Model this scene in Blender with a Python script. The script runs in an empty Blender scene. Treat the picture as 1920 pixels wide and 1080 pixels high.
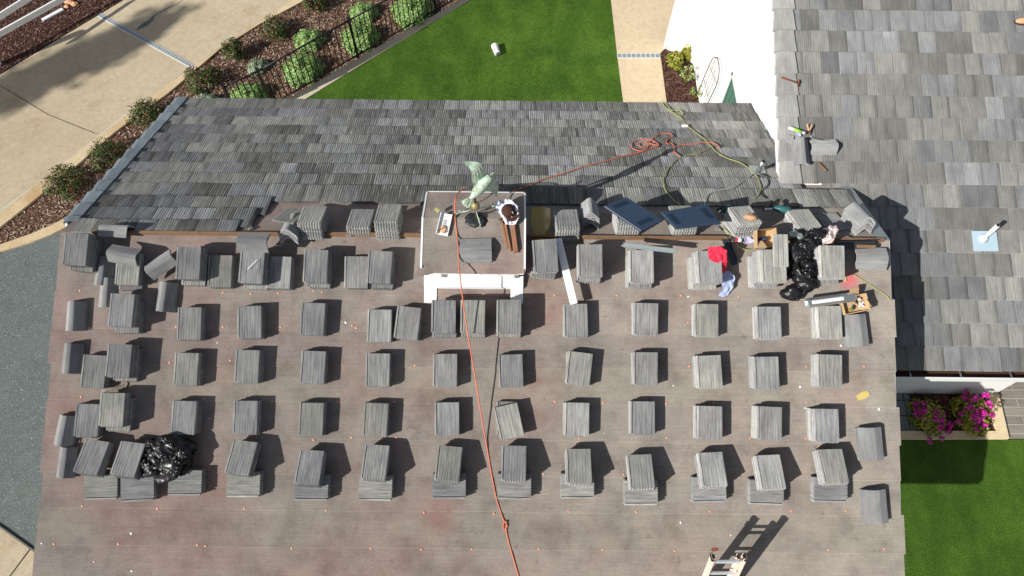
import bpy, bmesh, math, random
from mathutils import Matrix, Vector, noise, Euler
R=math.radians; V=Vector
random.seed(11)
C=bpy.data.collections.new('scene'); bpy.context.scene.collection.children.link(C)
sc=bpy.context.scene
# ------------------------------------------------------------------ camera
F=1309.7; PITCH=R(28.373); ROLL=R(.442); YAW=R(.145); CAM=V((0,-5.192,8.143))
X0=V((math.cos(YAW),math.sin(YAW),0)); Y0=V((-math.sin(YAW),math.cos(YAW),0)); ZZ=V((0,0,1))
FWD=Y0*math.sin(PITCH)-ZZ*math.cos(PITCH); UP0=Y0*math.cos(PITCH)+ZZ*math.sin(PITCH)
RGT=X0*math.cos(ROLL)+UP0*math.sin(ROLL); UPV=-X0*math.sin(ROLL)+UP0*math.cos(ROLL)
cd=bpy.data.cameras.new('camera'); cam=bpy.data.objects.new('camera',cd); C.objects.link(cam)
cd.sensor_width=36; cd.lens=F/1920*36; cd.clip_end=600; cd.clip_start=.05
m=Matrix((RGT,UPV,-FWD)).transposed().to_4x4(); m.translation=CAM; cam.matrix_world=m
sc.camera=cam
# ------------------------------------------------------------------ light
SUND=V((1.3,.93,-1)).normalized()
w=bpy.data.worlds.new('World'); sc.world=w; w.use_nodes=True
nt=w.node_tree; bg=nt.nodes['Background']; sky=nt.nodes.new('ShaderNodeTexSky'); sky.sky_type='NISHITA'
sky.sun_disc=False; elev=math.asin(-SUND.z); sky.sun_elevation=elev
sky.sun_rotation=math.atan2(-SUND.x,-SUND.y); bg.inputs[1].default_value=.072
hs=nt.nodes.new('ShaderNodeHueSaturation'); hs.inputs['Saturation'].default_value=.6; nt.links.new(sky.outputs[0],hs.inputs['Color']); nt.links.new(hs.outputs[0],bg.inputs[0])
sl=bpy.data.lights.new('sun','SUN'); sl.energy=4.85; sl.angle=R(.5); sl.color=(1,.965,.9)
so=bpy.data.objects.new('sun',sl); C.objects.link(so); so.rotation_euler=SUND.to_track_quat('-Z','Y').to_euler(); so.location=(-9,-8,12)
sc.view_settings.view_transform='Standard'; sc.view_settings.look='None'; sc.view_settings.exposure=0.3; sc.view_settings.gamma=1
# ------------------------------------------------------------------ planes of the place (ridge of the front wing is y=0, z=0)
TH=R(22.863); TR=R(21.338); YV=1.364; G=-4.4; tS=math.tan(TH); tR=math.tan(TR)
nS=V((0,-math.sin(TH),math.cos(TH))); nN=V((0,math.sin(TH),math.cos(TH))); nR=V((0,-math.sin(TR),math.cos(TR)))
PL={'S':(nS,V((0,0,0)),V((0,math.cos(TH),math.sin(TH)))),
    'N':(nN,V((0,0,0)),V((0,math.cos(TH),-math.sin(TH)))),
    'R':(nR,V((0,YV,-YV*tS)),V((0,math.cos(TR),math.sin(TR)))),
    'G':(V((0,0,1)),V((0,0,G)),V((0,1,0))),
    'C':(V((0,-.35,1)).normalized(),V((0,0,.46)),V((0,1,.35)).normalized()),
    'K':(V((0,.35,1)).normalized(),V((0,0,.46)),V((0,1,-.35)).normalized())}
def ray(px,py):
    return FWD+RGT*((px-960)/F)-UPV*((py-540)/F)
def at(px,py,pl='S',h=0):
    n,o,_=PL[pl]; r=ray(px,py); o=o+n*h
    return CAM+r*((o-CAM).dot(n)/r.dot(n))
def frame(p,pl='S',ang=0):
    n,o,u=PL[pl]; x=u.cross(n).normalized()
    M=Matrix((x,u,n)).transposed().to_4x4()@Matrix.Rotation(R(ang),4,'Z'); M.translation=p; return M
def fpx(px,py,pl='S',h=0,ang=0,top=0):
    """frame on the plane; (px,py) is where the top (height top) shows"""
    p=at(px,py,pl,h+top)-PL[pl][0]*top
    return frame(p,pl,ang)
def bar_frame(a,b,pl,h=0):
    p=at(*a,pl,h); q=at(*b,pl,h); n=PL[pl][0]; x=(q-p).normalized(); y=n.cross(x).normalized()
    M=Matrix((x,y,n)).transposed().to_4x4(); M.translation=(p+q)/2; return M,(q-p).length
# ------------------------------------------------------------------ materials
def srgb(*c):
    return tuple(((v/255)/12.92 if v/255<=.04045 else ((v/255+.055)/1.055)**2.4) for v in c)
class N:
    def __init__(s,name):
        s.m=bpy.data.materials.new(name); s.m.use_nodes=True; s.t=s.m.node_tree; s.b=s.t.nodes['Principled BSDF']
    def n(s,t,**k):
        x=s.t.nodes.new(t)
        for a,b in k.items(): setattr(x,a,b)
        return x
    def l(s,a,b): s.t.links.new(a,b)
    def coord(s,kind='Object',scale=(1,1,1)):
        tc=s.n('ShaderNodeTexCoord'); mp=s.n('ShaderNodeMapping'); mp.inputs['Scale'].default_value=scale
        s.l(tc.outputs[kind],mp.inputs[0]); return mp.outputs[0]
    def noise(s,vec,scale=1,detail=4,rough=.6):
        x=s.n('ShaderNodeTexNoise'); x.inputs['Scale'].default_value=scale; x.inputs['Detail'].default_value=detail; x.inputs['Roughness'].default_value=rough
        s.l(vec,x.inputs['Vector']); return x.outputs['Fac']
    def ramp(s,fac,stops):
        x=s.n('ShaderNodeValToRGB'); e=x.color_ramp.elements
        while len(e)<len(stops): e.new(.5)
        for i,(p,c) in enumerate(stops):
            e[i].position=p; e[i].color=(*c,1) if len(c)==3 else c
        s.l(fac,x.inputs[0]); return x.outputs[0]
    def mix(s,a,b,fac,mode='MIX'):
        x=s.n('ShaderNodeMix',data_type='RGBA',blend_type=mode)
        for k,v in ((0,fac),(6,a),(7,b)):
            if hasattr(v,'node'): s.l(v,x.inputs[k])
            elif k==0: x.inputs[0].default_value=v
            else: x.inputs[k].default_value=(*v,1)
        return x.outputs[2]
    def bump(s,h,st=.3,d=.01,prev=None):
        x=s.n('ShaderNodeBump'); x.inputs['Strength'].default_value=st; x.inputs['Distance'].default_value=d; s.l(h,x.inputs['Height'])
        if prev: s.l(prev,x.inputs['Normal'])
        s.l(x.outputs[0],s.b.inputs['Normal']); return x.outputs[0]
    def base(s,c,rough=.8,metal=0,spec=.3,dr=0):
        if hasattr(c,'node'): s.l(c,s.b.inputs['Base Color'])
        else: s.b.inputs['Base Color'].default_value=(*c,1)
        s.b.inputs['Roughness'].default_value=rough; s.b.inputs['Metallic'].default_value=metal
        s.b.inputs['Specular IOR Level'].default_value=spec; s.b.inputs['Diffuse Roughness'].default_value=dr
        return s.m
def plain(name,c,rough=.6,metal=0,spec=.4,var=.18,scale=18,bump=.15):
    k=N(name); v=k.coord(); f=k.noise(v,scale,5)
    col=k.mix(tuple(x*(1-var) for x in c),tuple(min(1,x*(1+var)) for x in c),f)
    k.bump(f,bump,.004); return k.base(col,rough,metal,spec)
def m_tile(name,streak=.5,fr=70,lo=.42,hi=1.6):
    k=N(name); at_=k.n('ShaderNodeVertexColor',layer_name='col')
    uv=k.n('ShaderNodeUVMap',uv_map='UVMap'); oi=k.n('ShaderNodeObjectInfo')
    ad=k.n('ShaderNodeVectorMath',operation='ADD'); mu=k.n('ShaderNodeVectorMath',operation='SCALE'); 
    cx=k.n('ShaderNodeCombineXYZ'); k.l(oi.outputs['Random'],cx.inputs[0]); k.l(oi.outputs['Random'],cx.inputs[1]); k.l(cx.outputs[0],mu.inputs[0]); mu.inputs['Scale'].default_value=37
    k.l(uv.outputs[0],ad.inputs[0]); k.l(mu.outputs[0],ad.inputs[1])
    def mp(sx,sy):
        x=k.n('ShaderNodeMapping'); x.inputs['Scale'].default_value=(sx,sy,1); k.l(ad.outputs[0],x.inputs[0]); return x.outputs[0]
    st=k.noise(mp(fr,2.4),1,4,.75); gr=k.noise(mp(150,150),1,3,.7); big=k.noise(mp(3.2,2.2),1,3,.6); wl=k.noise(mp(70,1.7),1,2,.5)
    c=k.mix(at_.outputs[0],k.ramp(st,[(.28,(lo,lo,lo)),(.5,(1,1,1)),(.75,(hi,hi,hi*.99))]),.85,'MULTIPLY')
    c=k.mix(c,k.ramp(gr,[(.3,(.6,.6,.6)),(.7,(1.4,1.4,1.4))]),.55,'MULTIPLY')
    c=k.mix(c,k.ramp(big,[(.3,(.78,.78,.8)),(.7,(1.22,1.22,1.18))]),.9,'MULTIPLY')
    wm=k.ramp(wl,[(.60,(0,0,0)),(.68,(streak,streak,streak))])
    c=k.mix(c,(.5,.5,.48),wm)
    b=k.bump(st,.55,.004); k.bump(gr,.35,.002,b)
    return k.base(c,.85,0,.25,.8)
M={}
M['tile']=m_tile('concrete_tile',.5,45,.35,1.7); M['stacktile']=m_tile('stacked_concrete_tile',.12,38,.4,1.6); M['smoothtile']=m_tile('worn_concrete_tile',.06,30,.72,1.3)
def m_under():
    k=N('roofing_felt'); v=k.coord('Object',(1,1,1)); sx=k.coord('Object',(1.2,40,40)); sy=k.coord('Object',(7,26,26))
    at_=k.n('ShaderNodeVertexColor',layer_name='col')
    a=k.noise(v,.55,5,.6); b=k.noise(sx,1.6,4,.65); c=k.noise(v,2.6,6,.62); d=k.noise(v,60,3,.7); e_=k.noise(sy,3,4,.7)
    col=k.mix(srgb(142,133,126),srgb(147,127,121),k.ramp(a,[(.42,(0,0,0)),(.6,(1,1,1))]))
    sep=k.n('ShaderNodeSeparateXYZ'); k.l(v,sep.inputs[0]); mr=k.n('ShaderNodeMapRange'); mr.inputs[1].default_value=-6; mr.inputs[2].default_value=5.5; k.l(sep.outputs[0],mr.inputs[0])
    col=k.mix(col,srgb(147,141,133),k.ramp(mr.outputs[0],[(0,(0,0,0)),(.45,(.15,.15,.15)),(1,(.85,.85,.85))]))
    col=k.mix(col,k.ramp(b,[(.25,(.85,.85,.85)),(.75,(1.13,1.13,1.13))]),.8,'MULTIPLY')
    col=k.mix(col,k.ramp(e_,[(.25,(.9,.9,.9)),(.75,(1.1,1.1,1.1))]),.7,'MULTIPLY')
    col=k.mix(col,k.ramp(c,[(.3,(.66,.63,.62)),(.5,(.98,.98,.98)),(.72,(1.24,1.24,1.22))]),.8,'MULTIPLY')
    col=k.mix(col,k.ramp(d,[(.3,(.8,.8,.8)),(.7,(1.2,1.2,1.2))]),.8,'MULTIPLY')
    col=k.mix(col,at_.outputs[0],1,'MULTIPLY')
    # dark foot scuffs and red chalk dust, stains with a shape of their own
    f=k.noise(v,7.5,6,.75); col=k.mix(col,srgb(70,62,60),k.ramp(f,[(.6,(0,0,0)),(.72,(.5,.5,.5))]))
    for (px,py,rad,cc,st) in ((1595,525,.17,(215,90,100),.75),(1345,345,.1,(200,120,110),.0),(825,945,.3,(165,95,90),.2),(820,985,.35,(160,105,100),.2),(1037,585,.35,(150,105,95),.35),(990,750,.5,(160,112,104),.2),(1582,745,.35,(165,112,108),.2),(150,775,.35,(150,112,106),.35),(400,905,.25,(170,115,105),.2),(175,895,.45,(150,110,105),.3)):
        p=at(px,py); g=k.n('ShaderNodeVectorMath',operation='DISTANCE'); tc=k.n('ShaderNodeTexCoord'); k.l(tc.outputs['Object'],g.inputs[0]); g.inputs[1].default_value=p
        ma=k.n('ShaderNodeMath',operation='MULTIPLY_ADD'); k.l(c,ma.inputs[0]); ma.inputs[1].default_value=rad*1.4; k.l(g.outputs['Value'],ma.inputs[2])
        mr=k.n('ShaderNodeMapRange'); k.l(ma.outputs[0],mr.inputs[0]); mr.inputs[1].default_value=rad*.8; mr.inputs[2].default_value=rad*1.9; mr.inputs[3].default_value=st; mr.inputs[4].default_value=0
        col=k.mix(col,srgb(*cc),mr.outputs[0])
    bb=k.bump(c,.25,.02); k.bump(d,.2,.002,bb)
    return k.base(col,.85,0,.2,.6)
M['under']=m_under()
def m_concrete(name,c1,c2,sc_=1.,spk=.0,stain=None):
    k=N(name); v=k.coord(); a=k.noise(v,.6*sc_,6,.6); b=k.noise(v,9*sc_,5,.6); d=k.noise(v,90,2,.6)
    col=k.mix(c1,c2,k.ramp(a,[(.35,(0,0,0)),(.65,(1,1,1))]))
    col=k.mix(col,k.ramp(b,[(.3,(.86,.85,.83)),(.7,(1.1,1.1,1.1))]),.8,'MULTIPLY')
    col=k.mix(col,k.ramp(d,[(.3,(.85,.85,.85)),(.7,(1.12,1.12,1.12))]),.6,'MULTIPLY')
    if spk:
        e_=k.noise(v,45,2,.8); col=k.mix(col,srgb(190,200,195),k.ramp(e_,[(.6,(0,0,0)),(.7,(spk,spk,spk))]))
        e2=k.noise(v,34,2,.8); col=k.mix(col,srgb(50,60,60),k.ramp(e2,[(.58,(0,0,0)),(.7,(.7,.7,.7))]))
    if stain:
        s_=k.noise(v,1.5,6,.72); col=k.mix(col,stain,k.ramp(s_,[(.56,(0,0,0)),(.68,(.5,.5,.5))]))
    k.bump(d,.2,.003); return k.base(col,.85,0,.2,.3)
M['drive']=m_concrete('driveway_concrete',srgb(196,182,156),srgb(184,169,143),1,0,srgb(165,140,105))
M['curb']=m_concrete('curb_concrete',srgb(212,195,162),srgb(196,172,136),2,0,srgb(178,140,92))
M['stain']=m_concrete('pale_efflorescence',srgb(205,205,190),srgb(190,188,172),4)
M['path']=m_concrete('path_concrete',srgb(205,188,160),srgb(198,180,152),1)
M['mow']=m_concrete('grey_concrete',srgb(200,190,170),srgb(185,175,155),2)
M['aggregate']=m_concrete('exposed_aggregate',srgb(106,113,111),srgb(99,106,105),1,.9)
M['slab']=m_concrete('slate_slab',srgb(130,135,138),srgb(112,118,122),3)
def m_mulch(name,c1,c2,c3):
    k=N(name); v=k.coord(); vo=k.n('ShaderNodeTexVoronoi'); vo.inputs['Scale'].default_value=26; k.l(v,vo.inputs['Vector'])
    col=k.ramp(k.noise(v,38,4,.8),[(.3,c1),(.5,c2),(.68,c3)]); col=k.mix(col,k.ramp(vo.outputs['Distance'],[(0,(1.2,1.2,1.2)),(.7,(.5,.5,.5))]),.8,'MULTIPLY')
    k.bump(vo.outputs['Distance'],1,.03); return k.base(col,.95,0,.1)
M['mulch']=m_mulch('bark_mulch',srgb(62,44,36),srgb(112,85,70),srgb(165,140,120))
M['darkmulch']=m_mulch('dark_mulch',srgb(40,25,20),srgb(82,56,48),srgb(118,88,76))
def m_turf():
    k=N('artificial_turf'); v=k.coord(); vy=k.coord('Object',(2.2,.7,1)); a=k.noise(v,1.3,4); b=k.noise(v,55,3,.8); c=k.noise(v,11,5,.8); d=k.noise(vy,1.1,3)
    col=k.ramp(b,[(.25,srgb(30,56,8)),(.5,srgb(66,99,26)),(.75,srgb(126,154,72))])
    col=k.mix(col,k.ramp(a,[(.35,(.72,.78,.7)),(.65,(1.35,1.25,1.3))]),.8,'MULTIPLY')
    col=k.mix(col,k.ramp(d,[(.4,(.85,.88,.8)),(.6,(1.15,1.12,1.15))]),.8,'MULTIPLY')
    col=k.mix(col,k.ramp(c,[(.3,(.7,.75,.7)),(.7,(1.25,1.2,1.25))]),.7,'MULTIPLY')
    k.bump(b,.9,.03); return k.base(col,.8,0,.15,.5)
M['turf']=m_turf()
def m_leaf(name,stops,rough=.5):
    k=N(name); g=k.n('ShaderNodeNewGeometry'); col=k.ramp(g.outputs['Random Per Island'],stops)
    m=k.base(col,rough,0,.3); k.b.inputs['Subsurface Weight'].default_value=0; return m
M['leaf_dark']=m_leaf('rose_foliage',[(0,srgb(28,42,18)),(.45,srgb(62,82,38)),(.8,srgb(96,112,58)),(.95,srgb(120,60,48))])
M['leaf_green']=m_leaf('mound_foliage',[(0,srgb(66,100,38)),(.5,srgb(128,165,84)),(1,srgb(188,212,150))])
M['leaf_grey']=m_leaf('grey_foliage',[(0,srgb(95,110,85)),(.5,srgb(140,158,125)),(1,srgb(178,188,165))])
M['leaf_yellow']=m_leaf('yellow_foliage',[(0,srgb(78,95,22)),(.5,srgb(132,138,42)),(1,srgb(182,172,78))])
M['flower_red']=m_leaf('red_bloom',[(0,srgb(150,40,30)),(1,srgb(190,70,60))])
M['flower_pink']=m_leaf('magenta_bloom',[(0,srgb(150,20,110)),(.5,srgb(200,35,150)),(1,srgb(225,90,190))])
M['chip']=m_leaf('bark_chips',[(0,srgb(60,42,35)),(.4,srgb(110,80,64)),(.75,srgb(160,130,108)),(1,srgb(205,190,175))],.9)
M['darkchip']=m_leaf('dark_bark_chips',[(0,srgb(45,28,24)),(.6,srgb(95,64,54)),(1,srgb(150,120,105))],.9)
M['bark']=plain('bark',srgb(95,78,58),.9)
M['white']=plain('white_stucco',(.80,.80,.78),.85,0,.2,.03,30,.3)
M['trim']=plain('white_trim_paint',(.80,.80,.80),.45,0,.4,.03)
M['fence']=plain('black_iron',(.018,.018,.02),.4,.3,.5)
M['wood']=plain('raw_lumber',srgb(128,100,76),.75,0,.3,.35,12)
M['redwood']=plain('weathered_batten',srgb(146,106,82),.8,0,.25,.3,20)
M['metal']=plain('galvanised_metal',(.55,.57,.58),.32,.85,.5,.12,9)
M['palemetal']=plain('pale_metal_flashing',srgb(168,178,178),.42,.5,.5,.1,8)
M['darkmetal']=plain('dark_metal',srgb(70,76,82),.4,.6,.5)
M['bag']=plain('black_plastic',(.012,.012,.014),.36,0,.4,.2,40,.05)
M['clearbag']=plain('pale_plastic',srgb(205,185,182),.3,0,.6,.15)
M['navy']=plain('navy_plastic_panel',srgb(46,60,80),.5,0,.4,.12,3)
M['navydark']=plain('navy_recess',srgb(26,42,60),.6,0,.3)
M['yellow']=plain('amber_sheet',srgb(140,120,38),.35,0,.5,.12,6)
M['yellowpale']=plain('pale_amber_fold',srgb(200,180,110),.4)
M['orange']=plain('orange_cord_jacket',srgb(205,112,82),.6,0,.4,.08)
M['yhose']=plain('yellow_green_hose',srgb(160,162,100),.55,0,.4,.1)
M['ghose']=plain('grey_hose',srgb(165,168,170),.5)
M['bhose']=plain('black_hose',srgb(40,42,45),.5)
M['cap']=plain('orange_cap_nail',srgb(232,150,122),.5,0,.4,.15)
M['steel']=plain('bright_steel',(.6,.6,.6),.3,.9,.5)
M['teal']=plain('teal_tool_housing',srgb(50,98,100),.45)
M['toolblack']=plain('black_tool_rubber',srgb(32,34,38),.6)
M['red']=plain('red_cloth',srgb(228,55,80),.9,0,.1,.1,30,.4)
M['bluecloth']=plain('pale_blue_cloth',srgb(160,172,205),.9,0,.1,.2,14,.4)
M['whitecloth']=plain('white_cloth',srgb(215,220,235),.9,0,.1,.06,20,.4)
M['brown']=plain('dark_brown_cloth',srgb(72,50,44),.9,0,.1,.1)
M['paper']=plain('brown_kraft_paper',srgb(188,160,124),.8,0,.2,.12,10)
M['bread']=plain('toasted_roll',srgb(190,145,110),.6,0,.3,.35,25)
M['plasticwhite']=plain('white_plastic',(.78,.78,.78),.4,0,.4,.03)
M['lime']=plain('lime_label',srgb(150,205,70),.5)
M['lav']=plain('lavender_rag',srgb(180,175,225),.8)
M['greenpat']=None
def m_patina():
    k=N('verdigris_copper'); v=k.coord(); a=k.noise(v,9,5,.7); b=k.noise(v,40,3)
    c=k.ramp(a,[(.3,srgb(120,125,105)),(.45,srgb(175,192,170)),(.58,srgb(200,220,205)),(.7,srgb(120,200,175))])
    c=k.mix(c,k.ramp(b,[(.3,(.6,.6,.6)),(.7,(1.25,1.25,1.25))]),.7,'MULTIPLY'); k.bump(b,.5,.01); return k.base(c,.65,.2,.3)
M['patina']=m_patina()
M['tar']=plain('black_tar',(.02,.022,.025),.35,0,.5,.3)
M['brass']=plain('tarnished_brass',srgb(150,140,100),.5,.3,.4)
M['rust']=plain('rusty_iron',srgb(130,75,50),.8,.2,.3,.3,30)
M['gutter']=plain('brown_gutter_inside',srgb(78,56,44),.8,0,.2,.3)
M['aluminium']=plain('ladder_fibreglass',srgb(238,214,198),.45,0,.4,.05)
M['rung']=plain('aluminium_rung',(.75,.78,.8),.35,.5,.5,.05)
M['glass']=plain('shutter_green',srgb(70,112,98),.4,0,.5,.1)
M['soil']=plain('bare_soil',srgb(120,100,80),.95,0,.1,.3,3,.5)
M['woodtile']=None
def m_deck():
    k=N('wood_look_tile'); v=k.coord(); x=k.coord('Object',(.8,9,1)); b=k.n('ShaderNodeTexBrick'); b.inputs['Scale'].default_value=1
    b.inputs['Brick Width'].default_value=.95; b.inputs['Row Height'].default_value=.17; b.inputs['Mortar Size'].default_value=.006
    b.inputs[1].default_value=(*srgb(150,142,132),1); b.inputs[2].default_value=(*srgb(128,120,112),1); b.inputs[3].default_value=(*srgb(185,180,170),1); k.l(v,b.inputs[0])
    c=k.mix(b.outputs[0],k.ramp(k.noise(x,3,4,.7),[(.3,(.7,.7,.7)),(.7,(1.25,1.25,1.25))]),.8,'MULTIPLY'); return k.base(c,.5,0,.3)
M['woodtile']=m_deck()
M['paleblue']=plain('pale_blue_flashing',srgb(170,192,205),.55,0,.4,.08,12)
M['glove']=plain('tan_leather',srgb(205,160,125),.7,0,.3,.15)
M['drain']=plain('blue_grey_paver',srgb(132,142,150),.7,0,.3,.2,20)
M['mortar']=plain('white_mortar',srgb(205,205,198),.8)
M['chalk']=plain('white_chalk',(.8,.8,.8),.9)
# ------------------------------------------------------------------ mesh builder
class MB:
    def __init__(s): s.v=[]; s.f=[]; s.uv=[]; s.c=[]; s.sm=[]
    def face(s,vs,uv=None,c=(1,1,1),sm=False):
        i=len(s.v); s.v+=[V(p) for p in vs]; s.f.append(tuple(range(i,i+len(vs)))); s.uv.append(uv); s.c.append(c); s.sm.append(sm)
    def mesh(s,vs,fs,c=(1,1,1),sm=False,mat=None,uvs=None):
        i=len(s.v); s.v+=[(mat@V(p)) if mat else V(p) for p in vs]
        for f in fs:
            s.f.append(tuple(a+i for a in f)); s.uv.append([uvs[a] for a in f] if uvs else None); s.c.append(c); s.sm.append(sm)
    def box(s,sx,sy,sz,o=(0,0,0),mat=None,c=(1,1,1),bev=0):
        """box sitting on z=0 of o, centred in x and y"""
        x,y=sx/2,sy/2; ox,oy,oz=o
        if bev:
            b=bev; prof=[(x-b,y),(x,y-b),(x,-y+b),(x-b,-y),(-x+b,-y),(-x,-y+b),(-x,y-b),(-x+b,y)]
            prof=prof[::-1]
            inn=[(px*(1-b/x),py*(1-b/y)) for px,py in prof]
            vs=[(p[0]+ox,p[1]+oy,oz) for p in prof]+[(p[0]+ox,p[1]+oy,oz+sz-b) for p in prof]+[(p[0]+ox,p[1]+oy,oz+sz) for p in inn]
            n=8; fs=[tuple(range(n))[::-1],tuple(range(2*n,3*n))]
            for r in (0,1):
                for i in range(n): fs.append((r*n+i,r*n+(i+1)%n,(r+1)*n+(i+1)%n,(r+1)*n+i))
            s.mesh(vs,fs,c,False,mat); return
        vs=[(ox+a*x,oy+b*y,oz+h*sz) for h in (0,1) for a,b in ((-1,-1),(1,-1),(1,1),(-1,1))]
        s.mesh(vs,[(3,2,1,0),(4,5,6,7),(0,1,5,4),(1,2,6,5),(2,3,7,6),(3,0,4,7)],c,False,mat)
    def prism(s,poly,z0,z1,mat=None,c=(1,1,1)):
        n=len(poly); a=sum(poly[i][0]*poly[(i+1)%n][1]-poly[(i+1)%n][0]*poly[i][1] for i in range(n))
        if a<0: poly=poly[::-1]
        vs=[(p[0],p[1],z0) for p in poly]+[(p[0],p[1],z1) for p in poly]
        s.mesh(vs,[tuple(range(n))[::-1],tuple(range(n,2*n))]+[(i,(i+1)%n,n+(i+1)%n,n+i) for i in range(n)],c,False,mat)
    def tube(s,pts,r,seg=8,mat=None,c=(1,1,1),caps=True):
        pts=[V(p) for p in pts]; n=len(pts); rs=r if isinstance(r,(list,tuple)) else [r]*n; vs=[];fs=[]; prev=None
        for i,p in enumerate(pts):
            t=(pts[min(i+1,n-1)]-pts[max(i-1,0)]).normalized()
            if prev is None: a=t.orthogonal().normalized()
            else:
                a=(prev-t*prev.dot(t)); a=a.normalized() if a.length>1e-6 else t.orthogonal().normalized()
            prev=a; b=t.cross(a)
            for j in range(seg):
                q=2*math.pi*j/seg; vs.append(p+(a*math.cos(q)+b*math.sin(q))*rs[i])
        for i in range(n-1):
            for j in range(seg): fs.append((i*seg+j,i*seg+(j+1)%seg,(i+1)*seg+(j+1)%seg,(i+1)*seg+j))
        if caps: fs+=[tuple(range(seg))[::-1],tuple(range((n-1)*seg,n*seg))]
        s.mesh(vs,fs,c,True,mat)
    def build(s,name,mat,parent=None,mw=None,**tags):
        me=bpy.data.meshes.new(name); me.from_pydata([tuple(p) for p in s.v],[],s.f)
        me.uv_layers.new(name='UVMap'); me.color_attributes.new('col','FLOAT_COLOR','CORNER'); uvl=me.uv_layers['UVMap']; col=me.color_attributes['col']
        k=0; uv=[];cc=[]
        for f,u,c in zip(s.f,s.uv,s.c):
            for j in range(len(f)):
                p=s.v[f[j]]; uv+=list(u[j]) if u else [p[0],p[1]]; cc+=[c[0],c[1],c[2],1]
        uvl.data.foreach_set('uv',uv); col.data.foreach_set('color',cc)
        me.polygons.foreach_set('use_smooth',s.sm); me.materials.append(mat); me.update()
        return link(name,me,parent,mw,**tags)
def link(name,me,parent=None,mw=None,label=None,cat=None,group=None,kind=None):
    o=bpy.data.objects.new(name,me); C.objects.link(o)
    if parent: o.parent=parent
    if mw is not None:
        if parent: o.matrix_local=mw
        else: o.matrix_world=mw
    tag(o,label,cat,group,kind); return o
def tag(o,label=None,cat=None,group=None,kind=None):
    if label: o['label']=label
    if cat: o['category']=cat
    if group: o['group']=group
    if kind: o['kind']=kind
def thing(name,mw,label,cat,group=None):
    return link(name,None,None,mw,label,cat,group)
def blob(rad,sub=3,amp=.3,freq=2.,seed=0,ridge=False,flat=None):
    bm=bmesh.new(); bmesh.ops.create_icosphere(bm,subdivisions=sub,radius=1)
    for v in bm.verts:
        p=v.co.copy(); q=p*freq+V((seed*7.1,seed*3.3,seed))
        d=noise.noise(q)*.6+noise.noise(q*2.1)*.4
        if ridge: d=(1-abs(noise.noise(q))*2.4)*.55+(1-abs(noise.noise(q*2.3))*2.4)*.4+(1-abs(noise.noise(q*4.9))*2)*.15-.5
        p*=1+amp*d; p=V((p.x*rad[0],p.y*rad[1],p.z*rad[2]))
        if flat is not None and p.z<flat: p.z=flat
        v.co=p
    vs=[v.co.copy() for v in bm.verts]; fs=[tuple(v.index for v in f.verts) for f in bm.faces]; bm.free(); return vs,fs
def smooth_path(pts,n=8,closed=False):
    P=[V(p) for p in pts]; out=[]
    for i in range(len(P)-1):
        a=P[max(i-1,0)];b=P[i];c=P[i+1];d=P[min(i+2,len(P)-1)]
        for j in range(n):
            t=j/n; out.append(.5*((2*b)+(c-a)*t+(2*a-5*b+4*c-d)*t*t+(3*b-a-3*c+d)*t**3))
    out.append(P[-1]); return out
def sheet(name,pts,mat,z=G,pl='G',th=.0,parent=None,kind='structure',label=None,cat=None,group=None):
    """polygon given by where its corners lie in the plane"""
    b=MB(); P=[at(x,y,'G') for x,y in pts]; poly=[(p.x,p.y) for p in P]
    if th: b.prism(poly,z,z+th)
    else:
        a=sum(poly[i][0]*poly[(i+1)%len(poly)][1]-poly[(i+1)%len(poly)][0]*poly[i][1] for i in range(len(poly)))
        if a<0: poly=poly[::-1]
        b.face([(x,y,z) for x,y in poly])
    return b.build(name,M[mat],parent,None,label=label,cat=cat,group=group,kind=kind)
#@@SETTING
# ------------------------------------------------------------------ ground and paving
b=MB(); b.face([(-120,-120,G-.06),(120,-120,G-.06),(120,120,G-.06),(-120,120,G-.06)]); b.build('ground',M['soil'],kind='structure')
sheet('mulch_bed',[(-700,1500),(-900,-500),(880,-420),(1000,-200),(895,-10),(700,120),(540,210),(480,420),(300,700),(100,900)],'mulch',G-.03)
edge_in=[(760,-140),(552,0),(460,60),(370,121),(315,160),(260,200),(217,234),(160,277),(105,318),(53,360),(0,402),(-80,460)]
sheet('driveway',[(-500,420),(-120,210),(0,140),(115,70),(232,0),(420,-110),(640,-230),(950,-260)]+edge_in,'drive',G)
out_in=[(785,-140),(575,0),(490,45),(413,93),(347,150),(312,179),(264,213),(215,250),(150,307),(83,362),(0,428),(-80,490)]
def strip(name,A,B,mat,z,th,kind='structure'):
    q=MB(); A=[at(*p,'G') for p in A]; B=[at(*p,'G') for p in B]; n=len(A); up=V((0,0,z+th-G)); dn=V((0,0,z-G))
    for i in range(n-1):
        f=[A[i]+up,B[i]+up,B[i+1]+up,A[i+1]+up]; q.face(f)
        q.face([A[i]+up,A[i+1]+up,A[i+1]+dn,A[i]+dn]); q.face([B[i]+up,B[i]+dn,B[i+1]+dn,B[i+1]+up])
    q.build(name,M[mat],kind=kind)
strip('curb',edge_in,out_in,'curb',G-.02,.05)
strip('driveway_edge_stain',[(262,193),(222,224),(168,268),(112,310),(60,350),(0,394)],[(254,204),(215,235),(160,277),(104,318),(52,360),(-2,402)],'stain',G+.002,.003)
strip('curb',[(-80,520),(0,461),(60,440),(100,423),(136,404),(200,360)],[(-80,535),(0,474),(60,456),(100,440),(140,420),(212,372)],'curb',G-.02,.06)
sheet('aggregate_pavement',[(-300,520),(0,470),(60,453),(100,438),(140,418),(240,350),(420,1300),(150,1090),(68,1035),(40,1014),(0,986),(-300,700)],'aggregate',G+.004)
sheet('pavement',[(-300,700),(0,984),(40,1012),(68,1033),(200,1110),(420,1300),(100,1500),(-600,1400)],'drive',G-.004)
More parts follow.
